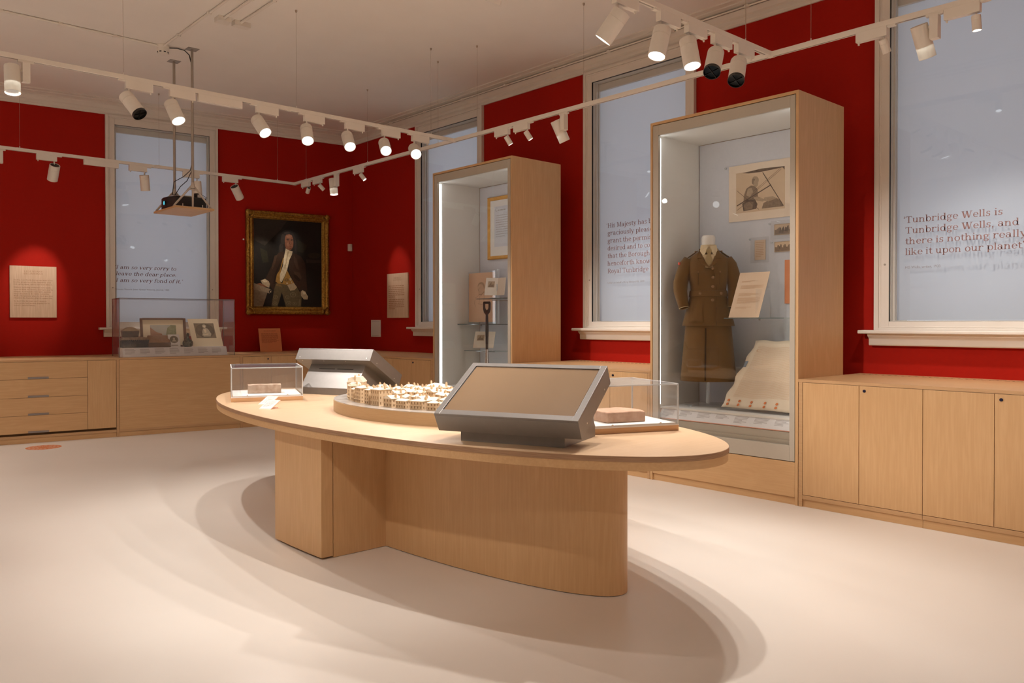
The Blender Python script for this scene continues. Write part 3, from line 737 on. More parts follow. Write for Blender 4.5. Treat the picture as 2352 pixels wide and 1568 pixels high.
def rough_block(name, label, cat, loc, rotz, w, d, h, mat, seed, chip=0.0, n=(14, 7, 5)):
    """a worn brick: box grid with knocked corners and pitted faces"""
    rn = random.Random(seed); bm = MB(); ring = []
    nx, ny, nz = n
    def P(u, v, t):
        x, y, z = (u-0.5)*w, (v-0.5)*d, t*h
        e = (abs(2*u-1)**6 + abs(2*v-1)**6)
        k = 1 - 0.03*max(0, e-0.9)
        wob = math.sin(u*9+seed)*math.cos(v*7+seed*2)*0.03 + math.sin(u*23+v*17)*0.015
        x *= k; y *= k; z = t*h*(1 + wob*0.8*t) - (0.06*h if t > 0.9 and e > 1.2 else 0)
        if chip and v < 0.15 and t > 0.25: y += chip*(0.5+0.5*math.sin(u*13+seed))*(1 if u < 0.75 else 0.2)*t
        return (x, y, z)
    vs, fs, idx = [], [], {}
    def vid(i, j, k):
        if (i, j, k) not in idx:
            idx[(i, j, k)] = len(vs); vs.append(P(i/nx, j/ny, k/nz))
        return idx[(i, j, k)]
    for i in range(nx):
        for j in range(ny):
            fs.append((vid(i, j, nz), vid(i+1, j, nz), vid(i+1, j+1, nz), vid(i, j+1, nz)))
            fs.append((vid(i, j, 0), vid(i, j+1, 0), vid(i+1, j+1, 0), vid(i+1, j, 0)))
    for i in range(nx):
        for k in range(nz):
            fs.append((vid(i, 0, k), vid(i+1, 0, k), vid(i+1, 0, k+1), vid(i, 0, k+1)))
            fs.append((vid(i, ny, k), vid(i, ny, k+1), vid(i+1, ny, k+1), vid(i+1, ny, k)))
    for j in range(ny):
        for k in range(nz):
            fs.append((vid(0, j, k), vid(0, j, k+1), vid(0, j+1, k+1), vid(0, j+1, k)))
            fs.append((vid(nx, j, k), vid(nx, j+1, k), vid(nx, j+1, k+1), vid(nx, j, k+1)))
    bm.add(vs, fs)
    o = bm.build(name, mat, smooth=True)
    b = o.modifiers.new('bevel', 'BEVEL'); b.width = 0.004; b.segments = 2
    o.location = loc; o.rotation_euler.z = rotz
    return tag(o, label, cat)
RZ = math.atan2(D1.y, D1.x)
M['brick_pale'] = pm('weathered_pale_brick', (0.56, 0.42, 0.32), (0.36, 0.23, 0.15), 26.0, 0.95, bump=0.8, contrast=(0.35, 0.75))
M['brick_pink'] = pm('worn_pink_tile', (0.58, 0.37, 0.26), (0.44, 0.25, 0.16), 30.0, 0.95, bump=0.7, contrast=(0.35, 0.75))
def in_case(org, u, v): p = Vector((org[0], org[1], 0)) + D1*u + D2*v; return (p.x, p.y, TZ+0.0405)
rough_block('broken_brick', 'broken pale brick inside the acrylic showcase at the far end', 'brick', in_case((2.325, 5.497), 0.235, 0.24), RZ, 0.235, 0.11, 0.062, M['brick_pale'], 2, 0.018)
rough_block('floor_tile', 'thick worn pinkish clay tile inside the acrylic showcase behind the near touchscreen', 'tile', in_case((2.977, 2.687), 0.235, 0.20), RZ+0.05, 0.235, 0.21, 0.055, M['brick_pink'], 5, 0.0, (14, 12, 4))

# two small caption stands
def caption_stand(label, loc, rotz):
    s = thing('caption_stand', label, 'label', (*loc, TZ), rotz, 'caption stands on the oval table')
    sl = 0.42
    def P(u, v, k=0.0): return (u, v*math.cos(sl) - k*math.sin(sl), 0.016 + v*math.sin(sl) + k*math.cos(sl))
    b = MB(); b.hexa([P(-0.045, -0.05), P(0.045, -0.05), P(0.045, 0.075), P(-0.045, 0.075)], [P(-0.045, -0.05, .004), P(0.045, -0.05, .004), P(0.045, 0.075, .004), P(-0.045, 0.075, .004)])
    b.build('caption_board', M['coral_pale'], s)
    c = MB(); c.add([P(-0.041, -0.04, .0046), P(0.041, -0.04, .0046), P(0.041, 0.066, .0046), P(-0.041, 0.066, .0046)], [(0, 1, 2, 3)]); c.build('caption_sheet', M['label'], s)
    g = MB(); greek(g, lambda a, b_: P(a, b_, .0052), -0.034, 0.052, 0.066, 8, 0.010, 0.0036, random.Random(9)); g.build('caption_print', M['print_grey'], s)
    f = MB(); f.tube([(0, 0.0, 0.0), (0, 0.0, 0.020)], 0.007, 10); f.box(-0.03, 0.03, -0.012, 0.06, 0.0, 0.004); f.build('foot', M['coral_pale'], s)
M['coral_pale'] = pm('peach_acrylic', (0.70, 0.40, 0.29), rough=0.5)
caption_stand('small tilted caption stand nearest the table edge', (2.335, 4.93), -1.05)
caption_stand('small tilted caption stand closest to the broken brick showcase', (2.455, 5.20), -1.05)
# ---------------------------------------------------------------- carved model of the town on its oval base
MX, MY = 2.950, 4.000
md = thing('town_model', 'pale carved wooden model of a town street on an oval base', 'scale model', (MX, MY, TZ))
MA, MBW, MH = 0.82, 0.482, 0.074
M['model'] = pm('carved_lime_wood', (0.66, 0.50, 0.33), (0.58, 0.42, 0.26), 60.0, 0.8, spec=0.2)
M['model_roof'] = pm('pale_roof_wood', (0.74, 0.66, 0.54), (0.70, 0.60, 0.47), 50.0, 0.8, spec=0.2)  # roofs a paler tone than the walls
M['model_band'] = ply_edge('laminated_base_band', (0.52, 0.37, 0.215), (0.46, 0.315, 0.17))
M['model_street'] = pm('polished_street_sheet', (0.50, 0.46, 0.42), (0.56, 0.52, 0.48), 14.0, 0.18, spec=0.6)
M['model_dark'] = pm('recess_shade', (0.30, 0.19, 0.10), rough=0.9)  # shade of the carved window recesses put into the colour
MB().slab(ell(MA, MBW, 96), 0.0, MH-0.004).build('base', M['model_band'], md, smooth=True)
MB().slab(ell(MA-0.002, MBW-0.002, 96), MH-0.0039, MH).build('street', M['model_street'], md, smooth=True)
rnm = random.Random(21)
def building(x, y, rz, w, d, h, z, roof, rh, storeys, bays, shop=True):
    """w along the street, d deep; origin at the ground centre of the street front (local -x faces the street)"""
    b = MB(); c, s = math.cos(rz), math.sin(rz)
    def T(p): return (x + p[0]*c - p[1]*s, y + p[0]*s + p[1]*c, z + p[2])
    def bx(q, x0, x1, y0, y1, z0, z1):
        q.add([T(p) for p in [(x0,y0,z0),(x1,y0,z0),(x1,y1,z0),(x0,y1,z0),(x0,y0,z1),(x1,y0,z1),(x1,y1,z1),(x0,y1,z1)]],
              [(0,3,2,1),(4,5,6,7),(0,1,5,4),(1,2,6,5),(2,3,7,6),(3,0,4,7)])
    bx(b, 0, d, -w/2, w/2, -0.004 if z <= MH+0.001 else -(z-MH), h)
    bx(b, -0.003, d+0.002, -w/2-0.002, w/2+0.002, h-0.004, h)
    b.mat(1)
    sh = h/storeys
    for k in range(storeys):
        for j in range(bays):
            yc = -w/2 + w*(j+0.5)/bays; z0 = k*sh + sh*0.28; ww = w/bays*0.34
            bx(b, -0.0006, 0.001, yc-ww/2, yc+ww/2, z0, z0+sh*0.5)
            if k: 
                b.mat(0); bx(b, -0.002, 0.001, yc-ww*0.7, yc+ww*0.7, z0-0.002, z0); b.mat(1)
    nb = max(1, int(bays*d/w))
    for k in range(storeys):
        for j in range(nb):
            xc = d*(j+0.5)/nb; z0 = k*sh + sh*0.3; ww = d/nb*0.3
            bx(b, xc-ww/2, xc+ww/2, -w/2-0.0006, -w/2+0.001, z0, z0+sh*0.45)
    b.mat(0)
    if shop: bx(b, -0.008, 0.001, -w/2+0.003, w/2-0.003, sh*0.92, sh*0.98+0.002)
    o = b.build('building', [M['model'], M['model_dark']], md)
    r = MB(); e = 0.003
    if roof == 'gable':
        r.add([T(p) for p in [(-e,-w/2-e,h),(d+e,-w/2-e,h),(d+e,w/2+e,h),(-e,w/2+e,h),(d/2,-w/2-e,h+rh),(d/2,w/2+e,h+rh)]], [(0,3,2,1),(0,1,4),(3,5,2),(0,4,5,3),(1,2,5,4)])
    elif roof == 'cross':
        r.add([T(p) for p in [(-e,-w/2-e,h),(d+e,-w/2-e,h),(d+e,w/2+e,h),(-e,w/2+e,h),(-e,0,h+rh),(d+e,0,h+rh)]], [(0,3,2,1),(0,4,3),(1,2,5),(0,1,5,4),(3,4,5,2)])
    elif roof == 'hip':
        r.add([T(p) for p in [(-e,-w/2-e,h),(d+e,-w/2-e,h),(d+e,w/2+e,h),(-e,w/2+e,h),(d/2,-w/4,h+rh),(d/2,w/4,h+rh)]], [(0,3,2,1),(0,1,4),(2,3,5),(0,4,5,3),(1,2,5,4)])
    else:   # mansard
        q = 0.22
        r.add([T(p) for p in [(-e,-w/2-e,h),(d+e,-w/2-e,h),(d+e,w/2+e,h),(-e,w/2+e,h),(d*q,-w/2+w*q*.5,h+rh),(d*(1-q),-w/2+w*q*.5,h+rh),(d*(1-q),w/2-w*q*.5,h+rh),(d*q,w/2-w*q*.5,h+rh)]],
              [(0,3,2,1),(4,5,6,7),(0,1,5,4),(1,2,6,5),(2,3,7,6),(3,0,4,7)])
        for j in range(max(2, bays-1)):
            yc = -w/2 + w*(j+0.5)/max(2, bays-1)
            bx(r, d*0.02, d*0.2, yc-0.004, yc+0.004, h, h+rh*0.75)
    r.build('roof', M['model_roof'], o)
    for j in range(2 if w > 0.06 else 1):
        ch = MB(); yc = (-w/2+0.008, w/2-0.008)[j]
        bx(ch, d*0.45, d*0.45+0.010, yc-0.005, yc+0.005, h, h+rh+0.009)
        for m_ in (-1, 1): bx(ch, d*0.45+0.003, d*0.45+0.006, yc+m_*0.0025-0.001, yc+m_*0.0025+0.001, h+rh+0.009, h+rh+0.014)
        ch.build('chimney', M['model'], o)
# street front: follows the curve of the base from the far end to the near end
def curve_pt(a, inset): return (-(MBW-inset)*math.cos(a), (MA-inset*1.25)*math.sin(a))
front = [(1.02, .135, .10, .098, 'mansard', .034, 4, 5), (0.66, .085, .09, .088, 'mansard', .016, 4, 3), (0.475, .05, .08, .075, 'gable', .014, 3, 2), (0.33, .095, .09, .090, 'hip', .012, 4, 5), (0.145, .055, .08, .086, 'hip', .010, 4, 2),
         (0.01, .090, .09, .094, 'hip', .010, 3, 4), (-0.165, .075, .07, .050, 'cross', .018, 2, 3), (-0.325, .080, .07, .044, 'gable', .010, 2, 4), (-0.495, .085, .08, .048, 'hip', .010, 2, 4), (-0.655, .06, .07, .042, 'hip', .010, 2, 3),
         (-0.79, .06, .06, .040, 'hip', .018, 2, 3), (-0.96, .085, .07, .046, 'gable', .014, 2, 4), (-1.15, .08, .07, .042, 'hip', .012, 2, 3)]
for a, w, d, h, rf, rh, st, ba in front:
    x, y = curve_pt(a, 0.085); x2, y2 = curve_pt(a+0.02, 0.085)
    rz = math.atan2(y2-y, x2-x) - math.pi/2
    building(x, y, rz, w, d, h, MH, rf, rh, st, ba)
# terraces stepping up behind
hill = MB()
hill.slab(ell(0.55, 0.25, 48, (0.10, 0.02)), MH-0.001, MH+0.022); hill.slab(ell(0.30, 0.16, 40, (0.14, 0.08)), MH+0.022, MH+0.046)
hill.build('hillside', M['model'], md, smooth=True)
rows = []
for k, y in enumerate([0.50, 0.40, 0.31, 0.22, 0.13, 0.04, -0.05, -0.14, -0.23, -0.32, -0.41, -0.50]):
    z = MH + 0.022*(1 - (y/0.58)**2)
    rows.append((-0.235 + 0.02*math.sin(k*2.1), y + 0.01*math.cos(k*3), -0.05+0.12*math.sin(k), 0.075, 0.07, (0.055 if y > 0 else 0.040)+0.010*rnm.random(), MH, ['gable', 'hip', 'cross'][k % 3], 0.016, 3 if y > 0 else 2, 3))
    if abs(y) < 0.42:
        rows.append((-0.11 + 0.02*math.cos(k*1.7), y+0.02, 0.10*math.cos(k*2), 0.07, 0.065, 0.040+0.014*rnm.random(), MH+0.020, ['hip', 'cross', 'gable'][k % 3], 0.015, 2, 3))
    if -0.3 < y < 0.35:
        rows.append((0.04, y, 0.12*math.sin(k*1.3), 0.075, 0.07, 0.038+0.010*rnm.random(), MH+0.022, ['gable', 'hip'][k % 2], 0.014, 2, 3))
for r_ in rows: building(*r_, shop=False)
building(0.08, 0.085, -0.1, 0.20, 0.085, 0.034, MH+0.046, 'hip', 0.020, 2, 8, False)
building(0.16, -0.30, 0.15, 0.16, 0.08, 0.040, MH+0.02, 'hip', 0.022, 2, 6, False)
building(-0.02, -0.44, 0.1, 0.13, 0.08, 0.046, MH, 'hip', 0.022, 2, 6, False)
# ---------------------------------------------------------------- things hung on, or leaning against, the red walls
M['gold'] = pm('gilded_moulding', (0.46, 0.255, 0.048), (0.20, 0.092, 0.012), 42.0, 0.36, 0.75, bump=1.0, contrast=(0.35, 0.7))
M['gold_plain'] = pm('dull_gilt_slip', (0.42, 0.225, 0.045), (0.34, 0.17, 0.03), 20.0, 0.4, 0.7, bump=0.2)
PAINT = {'bg': (0.010, 0.0075, 0.0048), 'bg2': (0.028, 0.021, 0.014), 'green': (0.020, 0.018, 0.008), 'wig': (0.020, 0.015, 0.011), 'wig2': (0.038, 0.028, 0.020), 'coat': (0.034, 0.0165, 0.008), 'coat2': (0.058, 0.03, 0.015), 'coat_dk': (0.018, 0.0085, 0.004),
         'skin': (0.24, 0.095, 0.045), 'skin2': (0.15, 0.05, 0.022), 'skin3': (0.30, 0.135, 0.07), 'linen': (0.56, 0.46, 0.29), 'linen2': (0.37, 0.28, 0.165), 'gold': (0.30, 0.16, 0.035), 'gold2': (0.17, 0.10, 0.035), 'brocade': (0.105, 0.075, 0.034), 'brocade2': (0.16, 0.118, 0.06), 'paper': (0.27, 0.195, 0.12), 'paper2': (0.20, 0.14, 0.085), 'dark': (0.006, 0.0045, 0.003), 'eye': (0.03, 0.014, 0.008), 'lip': (0.19, 0.055, 0.03)}
PN = list(PAINT)
for k_ in PN: M['p_'+k_] = pm('oil_paint_'+k_, PAINT[k_], tuple(c*0.72 for c in PAINT[k_]), 35.0, 0.5, spec=0.3, bump=0.15)

def blob(cx, cy, rx, ry, a0=0, n=14, rot=0.0):
    return [(cx + rx*math.cos(2*math.pi*k/n)*math.cos(rot) - ry*math.sin(2*math.pi*k/n)*math.sin(rot), cy + rx*math.cos(2*math.pi*k/n)*math.sin(rot) + ry*math.sin(2*math.pi*k/n)*math.cos(rot)) for k in range(n)]

pt = thing('portrait_painting', 'large gilt-framed oil portrait of a gentleman in a brown coat', 'painting', LOC, ROT_A)
fx0, fx1, fz0, fz1 = -1.563, -0.369, 1.410, 2.848
# frame: swept moulding mitred round four sides
fprof = [(0.0, 0.0), (0.0, -0.045), (0.012, -0.058), (0.030, -0.062), (0.042, -0.050), (0.058, -0.040), (0.074, -0.046), (0.090, -0.040), (0.100, -0.026), (0.108, -0.022), (0.108, 0.0)]
fm = MB()
N = len(fprof)
def ring(dx, yy): return [(fx0+dx, yy, fz0+dx), (fx1-dx, yy, fz0+dx), (fx1-dx, yy, fz1-dx), (fx0+dx, yy, fz1-dx)]
rings = [ring(dx, yy-0.003) for dx, yy in fprof]
fm.loft(rings, False, False)
fr_ = fm.build('gilt_frame', M['gold'], pt)
cn = MB()
for cx, cz, sx, sz in ((fx0, fz0, 1, 1), (fx1, fz0, -1, 1), (fx1, fz1, -1, -1), (fx0, fz1, 1, -1)):
    for k in range(7):
        a = R(90*k/6); rr = 0.035
        px, pz = cx + sx*(0.045+0.075*math.cos(a)-0.02), cz + sz*(0.045+0.075*math.sin(a)-0.02)
        cn.loft([[(px+rad*math.cos(t_), yy, pz+rad*math.sin(t_)) for t_ in [2*math.pi*i/8 for i in range(8)]] for rad, yy in ((0.020, -0.045), (0.017, -0.064), (0.008, -0.072))], False, True)
    cn.loft([[(cx+sx*0.03+rad*math.cos(t_), yy, cz+sz*0.03+rad*math.sin(t_)) for t_ in [2*math.pi*i/10 for i in range(10)]] for rad, yy in ((0.042, -0.04), (0.038, -0.066), (0.02, -0.076))], False, True)
cn.build('corner_ornament', M['gold'], fr_, smooth=True)
bd_ = MB()
for k in range(40):
    t_ = (k+0.5)/40
    for z_ in (fz0+0.030, fz1-0.030):
        x_ = fx0+0.14+(fx1-fx0-0.28)*t_
        bd_.loft([[(x_+r_*1.3*math.cos(q), yy, z_+r_*math.sin(q)) for q in [2*math.pi*i/6 for i in range(6)]] for r_, yy in ((0.010, -0.058), (0.008, -0.071), (0.003, -0.074))], False, True)
for k in range(48):
    t_ = (k+0.5)/48
    for x_ in (fx0+0.030, fx1-0.030):
        z_ = fz0+0.14+(fz1-fz0-0.28)*t_
        bd_.loft([[(x_+r_*math.cos(q), yy, z_+r_*1.3*math.sin(q)) for q in [2*math.pi*i/6 for i in range(6)]] for r_, yy in ((0.010, -0.058), (0.008, -0.071), (0.003, -0.074))], False, True)
tag(bd_.build('leaf_beading', M['gold'], fr_), kind='stuff')
cx0, cx1, cz0, cz1 = fx0+0.100, fx1-0.105, fz0+0.105, fz1-0.103
MB().box(cx0, cx1, -0.022, -0.004, cz0, cz1).build('canvas', M['p_bg'], pt)
def pmap(x, y):
    u = (x-145)/943.0; v = (1418-y)/(1418-(170+70*u))
    return cx0 + u*(cx1-cx0), cz0 + v*(cz1-cz0)
pic = MB(); lay = [0]
def paint(key, pts):
    lay[0] += 1; pic.mat(PN.index(key)); yy = -0.0222 - 0.00006*lay[0]
    pic.add([(pmap(*q)[0], yy, pmap(*q)[1]) for q in pts], [tuple(range(len(pts)))])
paint('bg2', [(150,180),(600,215),(520,330),(300,560),(150,480)])
paint('green', [(235,590),(330,640),(350,790),(270,800)]); paint('green', [(740,470),(880,560),(820,670),(745,640)])
paint('bg2', [(860,750),(1075,765),(1075,800),(870,800)]); paint('green', blob(980,700,90,40))
paint('wig', [(560,385),(620,365),(680,385),(725,470),(745,600),(735,690),(660,700),(560,680),(480,670),(500,560),(515,450)])
paint('wig2', blob(545,470,30,75)); paint('wig2', blob(520,590,28,60)); paint('wig2', blob(600,385,45,16)); paint('wig2', blob(715,560,14,80))
paint('coat', [(560,640),(480,665),(420,740),(385,860),(330,970),(300,1040),(370,1130),(420,1190),(440,1080),(470,960),(520,850),(570,700),(640,690),(620,860),(640,980),(720,1120),(780,1190),(880,1200),(865,1000),(850,800),(790,710),(700,670)])
paint('coat2', [(430,700),(470,690),(440,800),(400,900),(390,860)]); paint('coat2', [(690,690),(735,760),(770,900),(730,880),(690,780)]); paint('coat_dk', [(540,720),(500,850),(450,960),(430,1100),(415,1090),(440,930),(500,800)])
paint('coat2', [(690,920),(770,935),(800,1000),(790,1050),(720,1000)]); paint('coat_dk', [(685,960),(730,975),(790,1040),(760,1060),(700,1010)])
paint('coat', [(420,1180),(380,1400),(470,1400),(540,1200)])
paint('skin', [(575,430),(590,408),(630,400),(665,415),(682,460),(688,520),(682,580),(655,618),(620,622),(585,595),(572,540),(568,480)])
paint('skin3', blob(630,435,38,22)); paint('skin3', blob(615,540,22,24)); paint('skin2', [(640,480),(656,520),(660,545),(640,550),(628,535)]); paint('skin3', [(640,490),(650,520),(650,540),(642,538)])
paint('eye', blob(612,482,14,6)); paint('eye', blob(664,486,11,6)); paint('wig', [(590,468),(630,464),(632,472),(592,476)]); paint('wig', [(652,470),(680,474),(680,480),(652,477)])
paint('lip', blob(648,572,20,6)); paint('skin2', blob(652,600,20,9)); paint('skin2', [(572,500),(582,590),(600,610),(580,600),(566,540)])
paint('linen', [(580,600),(635,630),(675,640),(665,690),(630,760),(600,900),(560,1000),(525,1070),(500,1060),(500,960),(540,850),(560,700)])
paint('linen2', [(605,640),(625,640),(600,760),(570,900),(560,890),(590,740)]); paint('linen2', blob(570,850,10,30)); paint('linen2', blob(590,790,8,24))
paint('gold', [(500,900),(545,730),(555,735),(515,900),(500,1060),(530,1090),(560,1010),(600,905),(640,990),(700,1090),(590,1110),(500,1120),(440,1060),(460,960)])
paint('linen', [(500,960),(535,870),(575,930),(560,1000),(525,1070),(500,1060)])
paint('gold2', blob(590,1040,30,22)); paint('gold', blob(590,1040,14,10)); paint('linen2', blob(645,1030,16,22)); paint('linen2', blob(660,1070,10,12)); paint('linen', blob(598,1085,12,8))
paint('brocade', [(445,1085),(600,1110),(700,1095),(745,1160),(800,1250),(790,1410),(580,1412),(525,1210),(470,1412),(385,1408),(420,1180)])
paint('linen2', [(600,1110),(690,1080),(735,1140),(700,1180),(640,1190)]); paint('gold2', [(450,1090),(520,1110),(525,1140),(445,1120)])
for cx_, cy_, r_ in ((680,1245,44), (440,1280,32), (430,1370,34), (600,1280,30), (620,1365,36), (700,1370,30)):
    paint('brocade2', blob(cx_, cy_, r_, r_*0.85)); paint('brocade', blob(cx_, cy_, r_*0.68, r_*0.56)); paint('brocade2', blob(cx_, cy_, r_*0.38, r_*0.3))
paint('dark', [(525,1215),(580,1412),(465,1412)])
paint('brocade2', [(765,1310),(785,1300),(780,1400),(750,1405)])
paint('linen2', [(240,1050),(300,1025),(350,1060),(365,1100),(355,1150),(315,1135),(270,1110)]); paint('linen', [(255,1050),(300,1030),(330,1060),(300,1080)]); paint('skin', [(190,1095),(240,1085),(300,1120),(330,1140),(250,1130)])
paint('paper', [(145,1080),(190,1100),(360,1165),(390,1190),(360,1230),(330,1220),(270,1410),(145,1408)]); paint('paper2', [(150,1180),(210,1190),(330,1220),(270,1405),(150,1400)]); paint('dark', blob(372,1205,20,22)); paint('linen2', blob(374,1206,9,12))
paint('linen2', [(785,1200),(810,1180),(850,1200),(870,1240),(890,1270),(880,1310),(830,1310),(790,1260)]); paint('linen', [(800,1195),(840,1200),(860,1235),(820,1240)])
pic.build('painted_figure', [M['p_'+k] for k in PN], pt)

def text_panel(label, rot, x0, x1, z0, z1, title, body, mat_p, title_size=0.026):
    p = thing('text_panel', label, 'text panel', LOC, rot, 'plywood text panels on the red walls')
    bo = MB().box(x0, x1, -0.020, 0.0, z0, z1).build('board', M['panel_ply'], p, bevel=0.001)
    fn = lambda a, b: (a, -0.0206, b)
    mb_ = MB(); xc = (x0+x1)/2 - 0.0
    for k, s in enumerate(title): text(mb_, fn, xc, z1-0.072-0.028*k, s, title_size, text_width(s)*title_size*1.25, centre=True)
    z = z1-0.072-0.028*(len(title)-1)-0.075
    for para in body:
        for s in para:
            if s == '~': greek(mb_, fn, x0+0.04, z, 0.39, 1, 0.02, 0.011, random.Random(int(z*1000)), 0.97)
            elif s == '~~': greek(mb_, fn, x0+0.04, z, 0.16, 1, 0.02, 0.011, random.Random(int(z*1000)), 0.97)
            else: text(mb_, fn, x0+0.040, z, s, 0.0225, min(0.405, text_width(s)*0.0225*0.95))
            z -= 0.0253
        z -= 0.012
    mb_.build('lettering', mat_p, bo)
text_panel('square plywood text panel headed Legendary Beginnings', ROT_A, -4.321, -3.837, 1.359, 1.974, ['LEGENDARY', 'BEGINNINGS'],
  [['Dudley, Lord North first spread word of the', 'healing properties of the chalybeate (iron-', 'rich) spring water, said to cure most illnesses.'],
   ['Visitors, including celebrities and royalty,', 'came to drink the waters, staying in nearby', 'villages. A colonnade (row) with souvenir', 'shops was built in the 1680s. Called the', 'Walks, this popular place to stroll was later', 'renamed the Pantiles, after its square tiles.'],
   ['By the 1700s the town and \u2018romantic\u2019', 'countryside had become popular for its', 'historic, natural beauty.']], M['print_brown'])
text_panel('plywood text panel headed The Wells Reinvented, beside the corner', ROT_B, yb(9.495), yb(8.994), 1.360, 1.970, ['THE WELLS', 'REINVENTED'],
  [['~']*6 + ['~~'], ['~']*5 + ['~~']], M['print_brown'])
sg = thing('small_notice', 'small white paper notice on the red wall near the corner', 'notice', LOC, ROT_B)
MB().box(yb(9.934), yb(9.685), -0.005, 0, 1.092, 1.332).build('sheet', M['paper'], sg)
g_ = MB(); fn_ = lambda a, b: (a, -0.0054, b)
greek(g_, fn_, yb(9.915), 1.312, 0.2, 1, .01, .004, random.Random(1), 1.0); greek(g_, fn_, yb(9.915), 1.106, 0.2, 1, .01, .004, random.Random(2), 1.0)
g_.build('small_print', M['print_grey'], sg)
pr_ = thing('motion_sensor', 'small white motion sensor fixed high in the room corner', 'sensor', LOC, ROT_A)
sb = MB(); sb.prism([(-0.068, 0.0), (-0.066, -0.03), (-0.05, -0.05), (-0.02, -0.05), (-0.004, -0.03), (-0.002, 0.0)], lambda p, t: (p[0], p[1], t), 2.352, 2.456)
sb.build('sensor_body', M['white'], pr_, bevel=0.006)
MB().box(-0.052, -0.018, -0.0515, -0.05, 2.372, 2.41).build('sensor_window', M['paper'], pr_)
MB().tube([(-1.59, -0.001, 2.44), (-1.59, -0.012, 2.44)], 0.011, 10).build('wall_hook', M['white'])
tag(bpy.data.objects['wall_hook'], 'tiny pale picture hook on the red wall beside the gilt frame', 'hook'); bpy.data.objects['wall_hook'].location = LOC; bpy.data.objects['wall_hook'].rotation_euler.z = ROT_A
# orange leaning sign on the counter
og = thing('leaning_sign', 'small orange text board leaning on the counter below the portrait', 'sign', LOC, ROT_A)
def OP(u, v, k=0.0): return (-1.440+u*0.302+v*-0.0, -0.255+v*0.085-k, ZW+0.001+v*0.318)
b_ = MB(); b_.hexa([OP(0.0, 0), OP(1, 0), OP(1, 0, .006), OP(0, 0, .006)], [OP(-.01, 1), OP(.99, 1), OP(.99, 1, .006), OP(-.01, 1, .006)])
bb = b_.build('board', M['orange'], og)
g_ = MB(); greek(g_, lambda a, b: OP(a, b, .0075), 0.22, 0.88, 0.55, 1, .05, .025, random.Random(4), 1.0); greek(g_, lambda a, b: OP(a, b, .0075), 0.10, 0.76, 0.78, 10, .043, .020, random.Random(5))
g_.build('small_print', M['print_red'], bb)
# ---------------------------------------------------------------- long acrylic cover on the counter under the italic window
vt = thing('counter_showcase', 'long clear acrylic showcase on the counter below the italic quotation', 'showcase', LOC, ROT_A)
vx0, vx1, vy0, vy1, vz1 = -3.313, -2.022, -1.135, -0.62, 1.580
c = MB(); t = 0.006
c.box(vx0, vx1, vy0, vy0+t, ZW, vz1); c.box(vx0, vx1, vy1-t, vy1, ZW, vz1); c.box(vx0, vx0+t, vy0+t, vy1-t, ZW, vz1); c.box(vx1-t, vx1, vy0+t, vy1-t, ZW, vz1); c.box(vx0, vx1, vy0, vy1, vz1-t, vz1)
cv = c.build('cover', M['acrylic'], vt)
e = 0.007; q = MB()
for x in (vx0, vx1-e):
    for y in (vy0, vy1-e): q.box(x-.0005, x+e+.0005, y-.0005, y+e+.0005, ZW, vz1)
for y in (vy0, vy1-e): q.box(vx0, vx1, y-.0005, y+e+.0005, vz1-e, vz1+.0005)
for x in (vx0, vx1-e): q.box(x-.0005, x+e+.0005, vy0, vy1, vz1-e, vz1+.0005)
q.build('polished_edge', M['acrylic_dim'], cv)
# white stepped base with sloping captions
MB().box(-3.258, -2.09, -0.985, -0.66, ZW+0.0005, 1.002).build('display_plinth', M['lining'], vt)
lb = MB(); lb.prism([(-1.045, ZW+0.0005), (-1.045, ZW+0.006), (-0.9855, 1.003), (-0.9855, ZW+0.0005)], lambda p, s: (s, p[0], p[1]), -3.258, -2.085)
ld = lb.build('caption_ledge', M['label'], vt)
g = MB(); rn = random.Random(8)
def onl(a, b): return (a, -1.0462+0.0595*b, ZW+0.0065+0.099*b)
for k in range(7):
    greek(g, onl, -3.235+k*0.162, 0.80, 0.10, 1, .1, .06, rn, 1.0); greek(g, onl, -3.235+k*0.162, 0.66, 0.115, 4, .13, .055, rn)
g.build('caption_print', M['print_grey'], ld)

def board(parent, name, x0, x1, yb0, z0, h, lean, thick, mat, skew=0.0):
    """a flat board leaning back; returns P(u 0..1, v 0..1, k out of the face)"""
    dy, dz = math.sin(lean), math.cos(lean)
    def P(u, v, k=0.0): return (x0+(x1-x0)*u+skew*v, yb0+h*v*dy-k*dz, z0+h*v*dz+k*dy)
    m = MB(); m.hexa([P(0, 0, -thick), P(1, 0, -thick), P(1, 0), P(0, 0)], [P(0, 1, -thick), P(1, 1, -thick), P(1, 1), P(0, 1)])
    o = m.build(name, mat, parent)
    return o, P
M['walnut'] = pm('brown_wooden_frame', (0.19, 0.085, 0.04), (0.12, 0.05, 0.022), 30.0, 0.45, stretch=(1, 1, 6))
M['sky_wash'] = pm('watercolour_sky', (0.50, 0.46, 0.38), (0.40, 0.40, 0.36), 8.0, 0.8); M['tree_wash'] = pm('watercolour_trees', (0.22, 0.22, 0.10), (0.36, 0.34, 0.20), 40.0, 0.8)
M['roof_wash'] = pm('watercolour_roofs', (0.32, 0.15, 0.08), (0.42, 0.24, 0.14), 30.0, 0.8); M['sepia'] = pm('sepia_ink', (0.12, 0.085, 0.05), (0.19, 0.14, 0.085), 40.0, 0.8)
M['sepia_mid'] = pm('sepia_mid', (0.27, 0.21, 0.13), (0.22, 0.165, 0.10), 40.0, 0.8); M['sepia_light'] = pm('sepia_light', (0.50, 0.42, 0.29), (0.56, 0.48, 0.35), 40.0, 0.8)
ZS = 1.0025
